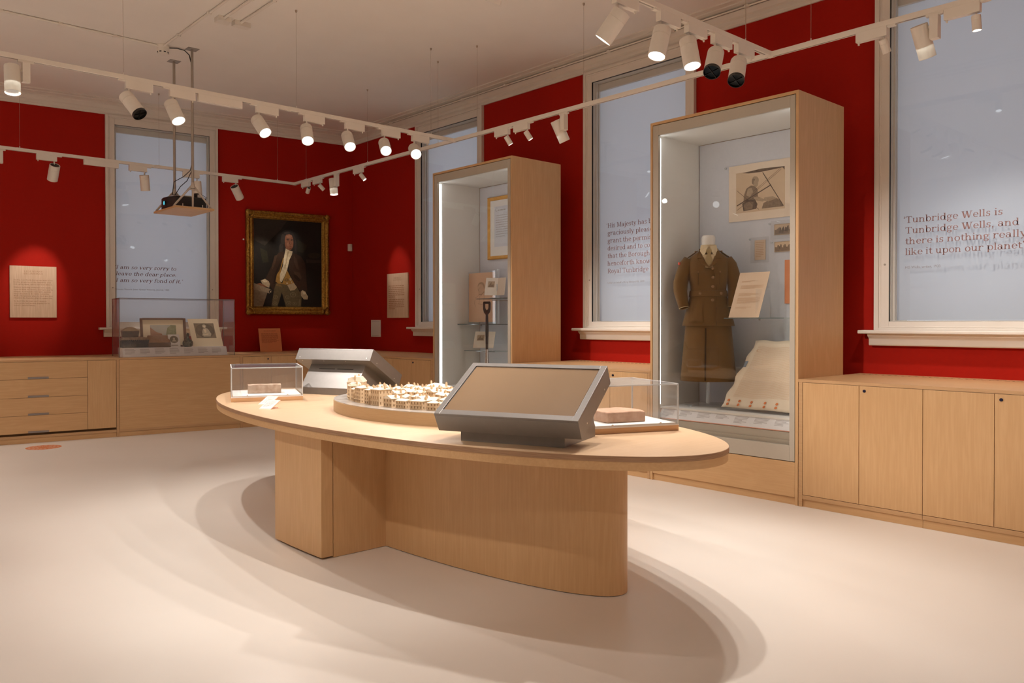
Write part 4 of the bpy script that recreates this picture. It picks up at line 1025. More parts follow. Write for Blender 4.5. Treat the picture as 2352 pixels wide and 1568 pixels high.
# framed watercolour
wf_ = thing('framed_watercolour', 'walnut framed watercolour of roofs and trees inside the counter showcase', 'picture', LOC, ROT_A)
fo, P = board(wf_, 'mount', -3.013, -2.522, -0.80, ZS, 0.355, 0.25, 0.008, M['cream'])
m = MB()
for u0, u1, v0, v1 in ((-.03, .03, 0, 1), (.97, 1.03, 0, 1), (.03, .97, 0, .05), (.03, .97, .955, 1.01)):
    m.hexa([P(u0, v0, .0), P(u1, v0, .0), P(u1, v0, .014), P(u0, v0, .014)], [P(u0, v1, .0), P(u1, v1, .0), P(u1, v1, .014), P(u0, v1, .014)])
m.build('frame', M['walnut'], wf_)
def flat(mb, P, pts, k): mb.add([P(a, b, k) for a, b in pts], [tuple(range(len(pts)))])
m = MB(); u = lambda a: .20+.60*a; w = lambda b: .24+.53*b
flat(m, P, [(u(0), w(0)), (u(1), w(0)), (u(1), w(1)), (u(0), w(1))], .0008)
m.mat(1); flat(m, P, [(u(.62), w(.1)), (u(1), w(.1)), (u(1), w(.97)), (u(.8), w(1)), (u(.66), w(.8)), (u(.6), w(.4))], .0012)
m.mat(2); flat(m, P, [(u(0), w(.1)), (u(0), w(.85)), (u(.22), w(.55)), (u(.44), w(.42)), (u(.48), w(.1))], .0013); flat(m, P, [(u(0), w(0)), (u(1), w(0)), (u(1), w(.18)), (u(0), w(.2))], .0014)
m.build('painting', [M['sky_wash'], M['tree_wash'], M['roof_wash']], fo)
# mezzotint of a seated woman
lp = thing('mounted_print', 'mounted oval print of a seated woman inside the counter showcase', 'print', LOC, ROT_A)
fo, P = board(lp, 'mount', -2.445, -2.085, -0.86, ZS, 0.36, 0.33, 0.003, M['cream'], skew=-0.045)
m = MB(); U = lambda a: .17+.66*a; V = lambda b: .30+.54*b
flat(m, P, [(U(0), V(0)), (U(1), V(0)), (U(1), V(1)), (U(0), V(1))], .0006)
E_ = lambda cx, cy, rx, ry, n=18: [(U(cx+rx*math.cos(2*math.pi*k/n)), V(cy+ry*math.sin(2*math.pi*k/n))) for k in range(n)]
m.mat(1); flat(m, P, E_(.5, .5, .47, .47), .001)
m.mat(2); flat(m, P, [(U(.36), V(.1)), (U(.72), V(.1)), (U(.78), V(.28)), (U(.66), V(.62)), (U(.56), V(.68)), (U(.42), V(.64)), (U(.34), V(.4))], .0014)
flat(m, P, E_(.5, .80, .10, .12), .0015)
m.mat(3); flat(m, P, E_(.5, .77, .055, .075), .0018); flat(m, P, [(U(.44), V(.58)), (U(.57), V(.58)), (U(.55), V(.36)), (U(.46), V(.36))], .0018); flat(m, P, [(U(.3), V(.22)), (U(.62), V(.30)), (U(.64), V(.24)), (U(.3), V(.17))], .0019)
m.build('engraving', [M['sepia_mid'], M['sepia'], M['sepia_light'], M['cream']], fo)
# little oval portrait card
oc = thing('portrait_card', 'small card with an oval engraved portrait between the brown box and bottle', 'card', LOC, ROT_A)
fo, P = board(oc, 'card', -2.735, -2.605, -0.925, ZS, 0.155, 0.22, 0.002, M['paper'], skew=-0.012)
m = MB(); O_ = lambda cx, cy, rx, ry, n=16: [(cx+rx*math.cos(2*math.pi*k/n), cy+ry*math.sin(2*math.pi*k/n)) for k in range(n)]
flat(m, P, O_(.5, .6, .38, .30), .0006); m.mat(1); flat(m, P, O_(.5, .6, .31, .24), .0008); m.mat(2); flat(m, P, O_(.5, .66, .10, .09), .001); flat(m, P, [(.3, .44), (.7, .44), (.6, .58), (.4, .58)], .001)
m.mat(0); flat(m, P, [(.2, .12), (.8, .12), (.8, .17), (.2, .17)], .0006)
m.build('engraving', [M['sepia_mid'], M['sepia'], M['sepia_light']], fo)
# onion bottle
M['bottle'] = pm('crusted_green_glass', (0.045, 0.042, 0.022), (0.22, 0.19, 0.11), 60.0, 0.35, bump=0.5, contrast=(0.45, 0.7))
bt = thing('onion_bottle', 'squat dark green onion bottle with crusted surface in the counter showcase', 'bottle', FA(-2.525, -0.93, ZS), ROT_A)
MB().lathe([(0.0, 0.004), (0.035, 0.0), (0.052, 0.008), (0.061, 0.035), (0.058, 0.062), (0.044, 0.082), (0.026, 0.094), (0.017, 0.108), (0.0145, 0.135), (0.014, 0.142), (0.009, 0.142)], 24).build('bottle_body', M['bottle'], bt, smooth=True)
MB().lathe([(0.014, 0.138), (0.0185, 0.141), (0.0185, 0.150), (0.014, 0.153), (0.012, 0.166), (0.009, 0.166)], 18).build('lip', M['bottle'], bt, smooth=True)
# caskets
M['tooled'] = pm('dark_tooled_leather', (0.016, 0.010, 0.007), (0.06, 0.04, 0.028), 70.0, 0.5, bump=0.9, contrast=(0.5, 0.7)); M['lid_worn'] = pm('worn_pale_lid', (0.36, 0.25, 0.16), (0.16, 0.09, 0.05), 26.0, 0.7, bump=0.4)
M['cork'] = pm('stippled_brown_leather', (0.36, 0.19, 0.09), (0.26, 0.125, 0.055), 60.0, 0.8, bump=0.7); M['tan_lid'] = pm('tan_curved_lid', (0.42, 0.29, 0.17), (0.30, 0.19, 0.10), 14.0, 0.5); M['brown_case'] = pm('brown_box_side', (0.13, 0.065, 0.03), (0.09, 0.045, 0.02), 30.0, 0.5)
cs = thing('ornate_casket', 'dark tooled casket with a worn pale top at the end of the showcase', 'casket', FA(-3.11, -0.845, ZS), ROT_A)
MB().hexa([(-.142, -.09, 0), (.142, -.09, 0), (.142, .09, 0), (-.142, .09, 0)], [(-.148, -.095, .085), (.148, -.095, .085), (.148, .095, .085), (-.148, .095, .085)]).build('casket_body', M['tooled'], cs, bevel=0.004)
MB().hexa([(-.150, -.098, .086), (.150, -.098, .086), (.150, .098, .086), (-.150, .098, .086)], [(-.13, -.07, .122), (.13, -.07, .122), (.13, .08, .122), (-.13, .08, .122)]).build('casket_lid', M['lid_worn'], cs, bevel=0.006)
k = MB()
for j in range(15): k.box(-.15+.0205*j, -.138+.0205*j, -.102, -.092, .078, .094)
k.build('studded_rim', M['tooled'], cs)
bx = thing('domed_box', 'small tan domed box standing on the dark tooled casket', 'box', FA(-3.145, -0.80, ZS+0.1225), ROT_A)
MB().hexa([(-.082, -.05, 0), (.082, -.05, 0), (.082, .05, 0), (-.082, .05, 0)], [(-.094, -.058, .072), (.094, -.058, .072), (.094, .058, .072), (-.094, .058, .072)]).build('box_body', M['brown_case'], bx, bevel=0.006)
lp_ = [(-.098+.196*i/10, .0725+.050*math.sin(math.pi*i/10)) for i in range(11)]
MB().prism(lp_, lambda p, y: (p[0], y, p[1]), -.062, .062).build('domed_lid', M['tan_lid'], bx, bevel=0.003)
MB().tube([(0, -.058, .048), (0, -.063, .048)], .006, 8).build('keyhole', M['black'], bx)
br = thing('leather_box', 'brown stippled leather box in the middle of the counter showcase', 'box', FA(-2.845, -0.865, ZS), ROT_A)
MB().hexa([(-.125, -.075, 0), (.125, -.075, 0), (.125, .085, 0), (-.125, .085, 0)], [(-.125, -.078, .055), (.125, -.078, .055), (.125, .085, .055), (-.125, .085, .055)]).build('box_body', M['brown_case'], br, bevel=0.003)
MB().hexa([(-.125, -.079, .0555), (.125, -.079, .0555), (.125, .085, .0555), (-.125, .085, .0555)], [(-.105, .0, .138), (.105, .0, .138), (.11, .085, .142), (-.11, .085, .142)]).build('sloping_lid', M['cork'], br, bevel=0.008)
# ---------------------------------------------------------------- contents of the display cases (local frame of the case wall)
def cb(X): return X - CX                      # world x -> local y
YBK = -0.3252                                 # face of the case backs
def pinned(name, label, cat, y0, y1, z0, z1, mat, thick=0.003, group=None):
    """a sheet fixed flat on the case back; y0 > y1 are world y"""
    o = thing(name, label, cat, LOC, ROT_B, group)
    b = MB().box(yb(y0), yb(y1), YBK-0.004-thick, YBK-0.004, z0, z1).build('sheet', mat, o)
    P = lambda u, v, k=0.0: (yb(y0)+(yb(y1)-yb(y0))*u, YBK-0.004-thick-k, z0+(z1-z0)*v)
    return o, b, P
M['photo_paper'] = pm('warm_photo_mount', (0.80, 0.66, 0.52), (0.77, 0.63, 0.49), 7.0, 0.75); M['photo_sky'] = pm('faded_photo_sky', (0.66, 0.49, 0.33), (0.60, 0.43, 0.28), 5.0, 0.7)
M['photo_dark'] = pm('photo_dark_tone', (0.085, 0.05, 0.032), (0.15, 0.095, 0.06), 50.0, 0.7); M['photo_mid'] = pm('photo_mid_tone', (0.27, 0.185, 0.12), (0.19, 0.125, 0.08), 60.0, 0.7); M['photo_soft'] = pm('photo_light_tone', (0.44, 0.32, 0.21), (0.36, 0.25, 0.16), 60.0, 0.7)
M['stamp'] = pm('grey_blue_stamp', (0.20, 0.23, 0.27), rough=0.8); M['gilt_pine'] = pm('bright_gilt_wood', (0.66, 0.36, 0.09), (0.58, 0.29, 0.06), 20.0, 0.45, 0.25)
M['letter'] = pm('aged_letter_paper', (0.74, 0.56, 0.40), (0.70, 0.51, 0.35), 6.0, 0.8); M['vellum'] = pm('creased_parchment', (0.74, 0.62, 0.47), (0.64, 0.51, 0.37), 5.0, 0.8, contrast=(.35, .8)); M['wax'] = pm('orange_wax_seal', (0.66, 0.20, 0.05), (0.58, 0.15, 0.035), 20.0, 0.5)
M['tan_paper'] = pm('tan_drawing_paper', (0.68, 0.40, 0.235), (0.64, 0.36, 0.20), 5.0, 0.85); M['pencil'] = pm('brown_pencil', (0.34, 0.185, 0.085), (0.40, 0.23, 0.11), 40.0, 0.9); M['pencil_soft'] = pm('soft_brown_pencil', (0.52, 0.30, 0.16), (0.58, 0.34, 0.19), 30.0, 0.9)
def pin(parent, y, z):
    MB().lathe([(0.009, 0), (0.009, 0.006), (0.005, 0.008), (0.004, 0.008)], 12).build('clear_pin', M['acrylic_edge'], parent).matrix_local = Matrix.Translation((yb(y), YBK-0.002, z)) @ Matrix.Rotation(R(90), 4, 'X')

# aviator photograph
av, sh, P = pinned('mounted_photograph', 'mounted sepia photograph of an aviator sitting on an aeroplane', 'photograph', 3.821, 3.215, 2.140, 2.608, M['photo_paper'])
m = MB()
def ph(mat, pts, k): m.mat(mat); m.add([P(.115+.735*(x-975)/530.0, .145+.72*(1360-.09*(x-975)-y)/445.0, k) for x, y in pts], [tuple(range(len(pts)))])
ph(0, [(975,1360),(1505,1312),(1505,868),(975,915)], .0005)
ph(1, [(1045,915),(1260,878),(1500,868),(1500,905),(1480,880),(1380,895),(1240,915),(1120,922)], .001)
ph(3, blob(1190,1000,38,44), .0012); ph(4, blob(1196,1035,26,40), .0014); ph(2, blob(1172,1015,20,34), .0013)
ph(2, [(1140,1055),(1090,1090),(1065,1160),(1060,1230),(1110,1260),(1180,1230),(1220,1180),(1215,1100),(1185,1060)], .0013); ph(3, [(1110,1090),(1150,1080),(1170,1130),(1130,1180),(1090,1160)], .0015)
ph(3, [(1160,1180),(1225,1180),(1290,1210),(1275,1235),(1200,1220)], .0015)
ph(1, [(1045,1250),(1110,1210),(1190,1210),(1215,1260),(1200,1310),(1060,1335)], .0014); ph(2, [(1060,1260),(1110,1230),(1170,1240),(1160,1310),(1075,1325)], .0016)
ph(2, [(1260,1310),(1280,1250),(1350,1215),(1420,1200),(1470,1240),(1490,1290)], .0013); ph(4, [(1290,1190),(1380,1180),(1420,1205),(1330,1235),(1280,1225)], .0014)
for a, b, w_ in (((985,1275),(1360,1058),11), ((1270,920),(1490,1285),8), ((985,1105),(1230,1318),4), ((985,1325),(1210,1160),4), ((1160,1130),(1460,885),3), ((1170,1140),(1470,895),3)):
    d_ = Vector((b[0]-a[0], b[1]-a[1])).normalized(); n_ = Vector((-d_.y, d_.x))*w_/2
    ph(1, [(a[0]+n_.x, a[1]+n_.y), (b[0]+n_.x, b[1]+n_.y), (b[0]-n_.x, b[1]-n_.y), (a[0]-n_.x, a[1]-n_.y)], .002)
m.build('photo_print', [M['photo_sky'], M['photo_dark'], M['photo_mid'], M['photo_soft'], M['photo_soft']], sh)
pin(av, 3.854, 2.601)
# two small view photographs
for nm, y0, y1, z0, z1, sd in (('small sepia view photograph in a clear sleeve, upper of two', 3.400, 3.215, 1.998, 2.086, 3), ('small sepia street photograph below the other view', 3.398, 3.205, 1.862, 1.945, 6)):
    o_, sh, P = pinned('view_photograph', nm, 'photograph', y0, y1, z0, z1, M['photo_soft'], group='small view photographs in the uniform case')
    rn = random.Random(sd); m = MB(); m.add([P(.02, .05, .0005), P(.98, .05, .0005), P(.98, .95, .0005), P(.02, .95, .0005)], [(0, 1, 2, 3)])
    m.mat(1); m.add([P(.03, .06, .0008), P(.97, .06, .0008), P(.97, .40, .0008), P(.6, .46, .0008), P(.3, .42, .0008), P(.03, .5, .0008)], [tuple(range(6))])
    for k in range(14):
        a = rn.uniform(.05, .85); b = rn.uniform(.3, .55); m.mat(rn.choice((1, 2)))
        m.add([P(a, b-.15, .001+.0001*k), P(a+.10, b-.15, .001+.0001*k), P(a+.09, b+rn.uniform(.05, .3), .001+.0001*k), P(a+.02, b+rn.uniform(.05, .3), .001+.0001*k)], [(0, 1, 2, 3)])
    m.build('photo_print', [M['photo_sky'], M['photo_mid'], M['photo_dark']], sh)
    if sd == 3:
        s_ = MB().box(yb(3.43), yb(3.19), YBK-0.011, YBK-0.0095, 1.965, 2.115).build('clear_sleeve', M['acrylic'], o_); pin(o_, 3.442, 2.095)
    else: pin(o_, 3.422, 1.942)
# paybook page
o_, sh, P = pinned('service_card', 'small buff service card in a clear sleeve', 'card', 3.576, 3.477, 1.808, 1.971, M['letter'])
m = MB(); greek(m, lambda a, b: P(a, b, .0006), .12, .86, .76, 9, .088, .03, random.Random(2)); m.build('small_print', M['pencil_soft'], sh)
MB().box(yb(3.612), yb(3.445), YBK-0.011, YBK-0.0095, 1.785, 1.995).build('clear_sleeve', M['acrylic'], o_); pin(o_, 3.62, 1.982)
# orange title strip
o_, sh, P = pinned('title_strip', 'orange upright title strip at the edge of the uniform case', 'sign', 3.303, 3.175, 1.446, 1.794, M['orange'], 0.01)
m = MB()
greek(m, lambda a, b: P(.35+b, a, .0006), .18, .0, .60, 1, .1, .07, random.Random(12), 1.0)
m.build('lettering', M['print_red'], sh)

# glass shelf with a typed document
def glass_shelf(label, y0, y1, x0, x1, z, t=0.008):
    s = thing('glass_shelf', label, 'shelf', LOC, ROT_B, 'glass shelves in the display cases')
    MB().box(yb(y0), yb(y1), cb(x0), cb(x1), z-t, z).build('shelf_plate', M['shelf_glass'], s)
    q = MB(); q.box(yb(y0), yb(y1), cb(x0)-0.0006, cb(x0), z-t, z); q.box(yb(y0)-0.0006, yb(y0), cb(x0), cb(x1), z-t, z)
    q.build('shelf_edge', M['glass_edge'], s)
    for y in (y0-0.03, y1+0.03):
        MB().tube([(yb(y), cb(x1)-0.001, z-t-0.006), (yb(y), YBK+0.0005, z-t-0.006)], 0.005, 10).build('shelf_pin', M['steel'], s)
    return s
M['glass_edge'] = pm('dark_green_glass_edge', (0.07, 0.10, 0.09), (0.16, 0.17, 0.16), 12.0, 0.15, spec=0.6)
glass_shelf('glass shelf carrying the tilted typed document in the uniform case', 3.56, 3.05, 5.47, 5.935, 1.332)
dc = thing('typed_document', 'buff typed document tilted on an acrylic stand over the glass shelf', 'document', LOC, ROT_B)
def DP(a, b, k=0.0): return (yb(3.53)+0.262*a, cb(5.490)+0.165*b-k*.9, 1.3335+0.355*b+k*.42)
m = MB(); m.hexa([DP(0, 0), DP(1, 0), DP(1, 0, .002), DP(0, 0, .002)], [DP(0, 1), DP(1, 1), DP(1, 1, .002), DP(0, 1, .002)]); sh = m.build('page', M['letter'], dc)
m = MB(); rn = random.Random(14)
for top_, n_, ln in ((.80, 2, .5), (.70, 4, .8), (.52, 3, .7), (.42, 6, .75), (.22, 2, .6)): greek(m, lambda a, b: DP(a, b, .0028), .15, top_, ln, n_, .022, .008, rn)
m.build('typing', M['pencil_soft'], sh)
m = MB(); m.hexa([DP(.04, .0, -.004), DP(.96, 0, -.004), DP(.96, 0, -.001), DP(.04, 0, -.001)], [DP(.04, 1.0, -.004), DP(.96, 1.0, -.004), DP(.96, 1.0, -.001), DP(.04, 1.0, -.001)])
m.build('acrylic_rest', M['acrylic'], dc)
MB().box(yb(3.30), yb(3.292), cb(5.50), cb(5.70), 1.3335, 1.55).build('acrylic_strut', M['acrylic'], dc)

# parchment deed with wax seals
pdm = thing('parchment_deed', 'large creased parchment deed with a row of orange wax seals', 'document', LOC, ROT_B)
NX, NZ = 16, 20
def PP(a, b, k=0.0):
    wob = 0.006*math.sin(a*11+b*5)+0.004*math.sin(b*17+a*3)
    ed = 0.010*math.sin(b*23) if a < 0.05 else 0.0
    return (yb(3.642)+0.185*b*1.0+(0.62-0.12*b)*a+ed, cb(5.56)+0.21*b-(wob+k)*0.93, 0.622+0.53*b+0.006*math.sin(a*14)*b+(wob+k)*0.35)
m = MB(); vs = [PP(i/NX, j/NZ) for j in range(NZ+1) for i in range(NX+1)]
m.add(vs, [(j*(NX+1)+i, j*(NX+1)+i+1, (j+1)*(NX+1)+i+1, (j+1)*(NX+1)+i) for j in range(NZ) for i in range(NX)])
sh = m.build('skin', M['vellum'], pdm, smooth='all'); so = sh.modifiers.new('thickness', 'SOLIDIFY'); so.thickness = 0.0015
m = MB(); greek(m, lambda a, b: PP(a, b, .0012), .1, .90, .85, 52, .0145, .0035, random.Random(22)); m.build('handwriting', M['pencil_soft'], sh)
m = MB(); text(m, lambda a, b: PP(a, b, .0013), .10, .82, 'C', .06, .10); m.build('initial', M['pencil_soft'], sh)
for a in (.08, .235, .40, .60, .76):
    for d_ in (0, .055):
        s_ = MB(); s_.add([PP(a+.018*math.cos(t_)-d_*.12, .045+d_+.020*math.sin(t_), .004) for t_ in [2*math.pi*k/10 for k in range(10)]] + [PP(a-d_*.12, .045+d_, .007)], [(k, (k+1) % 10, 10) for k in range(10)])
        s_.build('wax_seal', M['wax'], pdm)
MB().hexa([PP(.0, .0, -.02), PP(.98, 0, -.02), PP(.98, 0, -.014), PP(0, 0, -.014)], [PP(.05, .97, -.02), PP(.95, .97, -.02), PP(.95, .97, -.014), PP(.05, .97, -.014)]).build('acrylic_rest', M['acrylic'], pdm)
MB().box(yb(3.66), yb(3.0), cb(5.52), cb(5.60), 0.601, 0.609).build('acrylic_lip', M['acrylic'], pdm)
MB().add([PP(.0, .60, .002), PP(.055, .60, .002), PP(.05, .69, .002), PP(.0, .69, .002)], [(0, 1, 2, 3)]).build('stamp', M['stamp'], sh)

# ---------------------------------------------------------------- uniform on its stand
FXY = (5.665, 3.835)
# local +x to the viewer's right, -y to the front
uw = dict(loc=(FXY[0], FXY[1], 0.0), rotz=math.atan2(-0.80, 0.60))
M['khaki'] = pm('brown_wool_serge', (0.155, 0.078, 0.021), (0.122, 0.058, 0.0145), 220.0, 0.95, bump=0.25, spec=0.1, sheen=0.15)
M['khaki_dk'] = pm('wool_seam_fold_shade', (0.040, 0.018, 0.006), rough=0.95, spec=0.1); M['shirt'] = pm('cream_shirt_cotton', (0.64, 0.50, 0.31), (0.60, 0.46, 0.28), 60.0, 0.85); M['tie'] = pm('khaki_tie', (0.33, 0.235, 0.105), (0.28, 0.19, 0.08), 80.0, 0.8)
M['button'] = pm('bronze_button', (0.20, 0.10, 0.04), (0.28, 0.16, 0.07), 90.0, 0.35, 0.5); M['form'] = pm('white_mannequin_cloth', (0.76, 0.70, 0.63), rough=0.8); M['patch'] = pm('red_shoulder_patch', (0.62, 0.09, 0.05), rough=0.8); M['cuff_lining'] = pm('pale_cuff_lining', (0.55, 0.40, 0.20), rough=0.8)
def ov(z, hw, hd, n=40, yo=0.0, ex=2.3, wob=0.0, ph_=0.0):
    o = []
    for k in range(n):
        a = 2*math.pi*k/n; c_, s_ = math.cos(a), math.sin(a)
        r = 1 + wob*math.sin(a*7+ph_)
        o.append((math.copysign(abs(c_)**(2/ex), c_)*hw*r, math.copysign(abs(s_)**(2/ex), s_)*hd*r+yo, z))
    return o
TORSO = [(1.268, .212, .150), (1.30, .205, .146), (1.40, .178, .128), (1.48, .156, .112), (1.530, .146, .104), (1.565, .143, .102), (1.60, .147, .106), (1.66, .158, .114), (1.72, .166, .116), (1.78, .170, .106), (1.815, .164, .094), (1.840, .142, .080), (1.862, .108, .068), (1.882, .076, .060)]
def tors(z):
    for (z0, w0, d0), (z1, w1, d1) in zip(TORSO, TORSO[1:]):
        if z0 <= z <= z1:
            f = (z-z0)/(z1-z0); return w0+(w1-w0)*f, d0+(d1-d0)*f
    return TORSO[0][1:] if z < TORSO[0][0] else TORSO[-1][1:]
def on_front(x, z, k=0.0):
    w, d = tors(z); ex = 2.3; xx = max(-0.97, min(0.97, x/w))
    return (x, -d*(1-abs(xx)**ex)**(1/ex)-k, z)
fm_ = thing('dress_form', 'white dress form with clear acrylic stand wearing the brown uniform', 'mannequin', **uw)
MB().lathe([(0.062, 1.86), (0.056, 1.90), (0.054, 1.935), (0.056, 1.985), (0.054, 2.000), (0.046, 2.010), (0.0, 2.013)], 28).build('neck', M['form'], fm_, smooth=True)
MB().tube([(0, 0, 0.63), (0, 0, 1.30)], 0.016, 16).build('stand_pole', M['acrylic_edge'], fm_)
MB().slab(ell(0.10, 0.19, 40), 0.612, 0.630).build('stand_base', M['acrylic'], fm_, smooth=True)
for px_ in (-0.14, 0.14): MB().tube([(px_, -0.03, 0.601), (px_, -0.03, 0.612)], 0.012, 12).build('stand_foot', M['acrylic_edge'], fm_)
tsh = thing('shirt_and_tie', 'cream shirt collar and khaki tie under the brown jacket', 'shirt', **uw)
m = MB(); m.loft([ov(1.868, .076, .070, 32), ov(1.905, .066, .064, 32), ov(1.932, .061, .060, 32), ov(1.928, .057, .056, 32)], False, False); m.build('collar_band', M['shirt'], tsh, smooth=True)
for s_ in (-1, 1):
    m = MB(); m.add([(s_*.006, -.071, 1.912), (s_*.058, -.048, 1.930), (s_*.070, -.055, 1.880), (s_*.046, -.086, 1.838), (s_*.030, -.088, 1.852)], [(0, 1, 2, 3, 4) if s_ > 0 else (4, 3, 2, 1, 0)])
    o = m.build('collar_point', M['shirt'], tsh); o.modifiers.new('thickness', 'SOLIDIFY').thickness = 0.004
m = MB(); m.loft([[(-.018, -.084, 1.895), (.018, -.084, 1.895), (.018, -.070, 1.895), (-.018, -.070, 1.895)], [(-.022, -.094, 1.878), (.022, -.094, 1.878), (.022, -.075, 1.878), (-.022, -.075, 1.878)], [(-.013, -.094, 1.855), (.013, -.094, 1.855), (.013, -.078, 1.855), (-.013, -.078, 1.855)],
                  [(-.028, -.108, 1.80), (.028, -.108, 1.80), (.028, -.085, 1.80), (-.028, -.085, 1.80)], [(-.030, -.112, 1.74), (.030, -.112, 1.74), (.030, -.09, 1.74), (-.030, -.09, 1.74)]])
m.build('tie', M['tie'], tsh, smooth=True)
m = MB(); m.add([(-.055, -.086, 1.85), (.055, -.086, 1.85), (.02, -.108, 1.74), (-.02, -.108, 1.74)], [(0, 1, 2, 3)]); m.build('shirt_front', M['shirt'], tsh)

jk = thing('uniform_jacket', 'belted brown wool uniform jacket with bronze buttons on the dress form', 'jacket', **uw)
m = MB()
rr = []
for z, w, d in TORSO:
    rg = ov(z, w, d, 48)
    if 1.735 < z:       # neck opening: front edge cut back toward the shoulders
        rg = [(x, max(y, -0.058) if abs(x) < (z-1.735)*0.42+0.004 and y < 0 else y, zz) for x, y, zz in rg]
    rr.append(rg)
m.loft(rr, False, False); o = m.build('jacket_body', M['khaki'], jk, smooth='all'); o.modifiers.new('thickness', 'SOLIDIFY').thickness = 0.004
for s_ in (-1, 1):
    pts = [(s_*.150, .0, 1.815), (s_*.180, .0, 1.765), (s_*.205, -.005, 1.69), (s_*.225, -.012, 1.62), (s_*.226, -.03, 1.55), (s_*.212, -.055, 1.48), (s_*.198, -.070, 1.415)]
    if s_ > 0: pts = [(x*.93, y, z) for x, y, z in pts]
    m = MB(); m.tube(pts, [.050, .060, .060, .060, .056, .048, .042], 20, cap=False)
    sl = m.build('sleeve', M['khaki'], jk, smooth='all'); sl.modifiers.new('thickness', 'SOLIDIFY').thickness = 0.004
    e0, e1 = Vector(pts[-1]), Vector(pts[-2]); dr = (e0-e1).normalized()
    MB().tube([e0-dr*.002, e0+dr*.003], .042, 20, cap=False).build('cuff_edge', M['cuff_lining'], sl)
    MB().tube([e0-dr*.05, e0-dr*.045], .036, 16).build('cuff_inside', M['cuff_lining'], sl)
    # shoulder strap
    m = MB(); m.hexa([(s_*.085, -.020, 1.882), (s_*.165, -.022, 1.826), (s_*.165, .022, 1.826), (s_*.085, .020, 1.882)], [(s_*.088, -.020, 1.889), (s_*.169, -.022, 1.833), (s_*.169, .022, 1.833), (s_*.088, .020, 1.889)])
    m.build('shoulder_strap', M['khaki'], jk, bevel=0.002)
    MB().lathe([(.008, 0), (.008, .005), (.004, .008)], 10, (s_*.105, -.012, 1.878)).build('button', M['button'], jk)
    # lapel and collar
    def lap(pts_, nm, k):
        m2 = MB(); m2.add([on_front(s_*a, z, k) if z < 1.84 else (s_*a, y_, z) for a, z, y_ in pts_], [tuple(range(len(pts_))) if s_ > 0 else tuple(range(len(pts_)-1, -1, -1))])
        o2 = m2.build(nm, M['khaki'], jk); o2.modifiers.new('thickness', 'SOLIDIFY').thickness = 0.005
    lap([(-.012, 1.735, 0), (.062, 1.775, 0), (.088, 1.812, 0), (.052, 1.818, 0), (.036, 1.80, 0), (.018, 1.770, 0)], 'lapel', .010)
    lap([(.030, 1.792, 0), (.052, 1.822, 0), (.092, 1.820, 0), (.088, 1.862, -.070), (.074, 1.902, -.036), (.066, 1.898, -.050)], 'collar', .014)
    # breast pocket and flap
    def patch(x0, x1, z0, z1, k, nm, mt, tp=0.0, par=jk):
        m2 = MB(); nx, nz = 5, 4; g_ = []
        for kk in (k-.004, k):
            for j in range(nz+1):
                for i in range(nx+1):
                    z = z0+(z1-z0)*j/nz; xx = x0+(x1-x0)*i/nx
                    g_.append(on_front(s_*(xx+tp*(1-j/nz)*((i/nx)-.5)), z, kk))
        n_ = (nx+1)*(nz+1); fs = []
        for j in range(nz):
            for i in range(nx):
                a = j*(nx+1)+i; q4 = (a, a+1, a+nx+2, a+nx+1); fs += [tuple(reversed(q4)), tuple(n_+t for t in q4)]
        for i in range(nx): fs += [(i, i+1, n_+i+1, n_+i), (nz*(nx+1)+i, n_+nz*(nx+1)+i, n_+nz*(nx+1)+i+1, nz*(nx+1)+i+1)]
        for j in range(nz):
            a, b = j*(nx+1), (j+1)*(nx+1); fs += [(a, n_+a, n_+b, b), (a+nx, b+nx, n_+b+nx, n_+a+nx)]
        m2.add(g_, fs); return m2.build(nm, mt, par)
    pk = patch(.045, .125, 1.600, 1.735, .007, 'breast_pocket', M['khaki'])
    patch(.040, .134, 1.700, 1.745, .013, 'pocket_flap', M['khaki'], 0.012)
    patch(.0835, .0865, 1.602, 1.700, .0085, 'pocket_pleat', M['khaki_dk'])  # dark strip, the pocket pleat's shade put into colour
    MB().tube([on_front(s_*.087, 1.706, .012), on_front(s_*.087, 1.706, .018)], .007, 10).build('button', M['button'], jk)
    patch(.060, .150, 1.305, 1.440, .009, 'hip_pocket', M['khaki'], 0.02)
    patch(.055, .142, 1.420, 1.478, .015, 'pocket_flap', M['khaki'], 0.01)
MB().tube([(-.236, -.03, 1.772), (-.2365, -.034, 1.792)], .010, 8).build('shoulder_badge', M['patch'], jk)
# belt
m = MB(); m.loft([ov(1.508, .153, .1125, 48), ov(1.510, .158, .1165, 48), ov(1.556, .151, .111, 48), ov(1.558, .146, .106, 48)], False, False); m.build('belt', M['khaki'], jk, smooth=True)
for x_b, z_b, k in ((.028, 1.735, .011), (.030, 1.662, .009), (.030, 1.588, .009), (.028, 1.478, .012), (-.070, 1.532, .013), (.096, 1.532, .012)):
    p_ = Vector(on_front(x_b, z_b, k-.006)); p2 = Vector(on_front(x_b, z_b, k+.003)); p3 = Vector(on_front(x_b, z_b, k+.007))
    MB().tube([p_, p2, p3], [.0125, .0125, .006], 12).build('button', M['button'], jk)
m = MB()
for k in range(14):
    z0, z1 = 1.272+.033*k, 1.272+.033*(k+1)
    m.add([on_front(.054, z0, .002), on_front(.0575, z0, .002), on_front(.0575, z1, .002), on_front(.054, z1, .002)], [(0, 1, 2, 3)])
m.build('front_seam', M['khaki_dk'], jk)
sk = thing('uniform_skirt', 'long flared brown wool uniform skirt below the jacket', 'skirt', **uw)
def skr(z, w, d): return [(x*(1+.018*math.sin(6*math.atan2(y, x))*(1.3-z)), y-(0.012*(1.3-z)/.45 if abs(x+.03) < .02 and y < 0 else 0), z) for x, y, z in ov(z, w, d, 64, ex=2.1)]
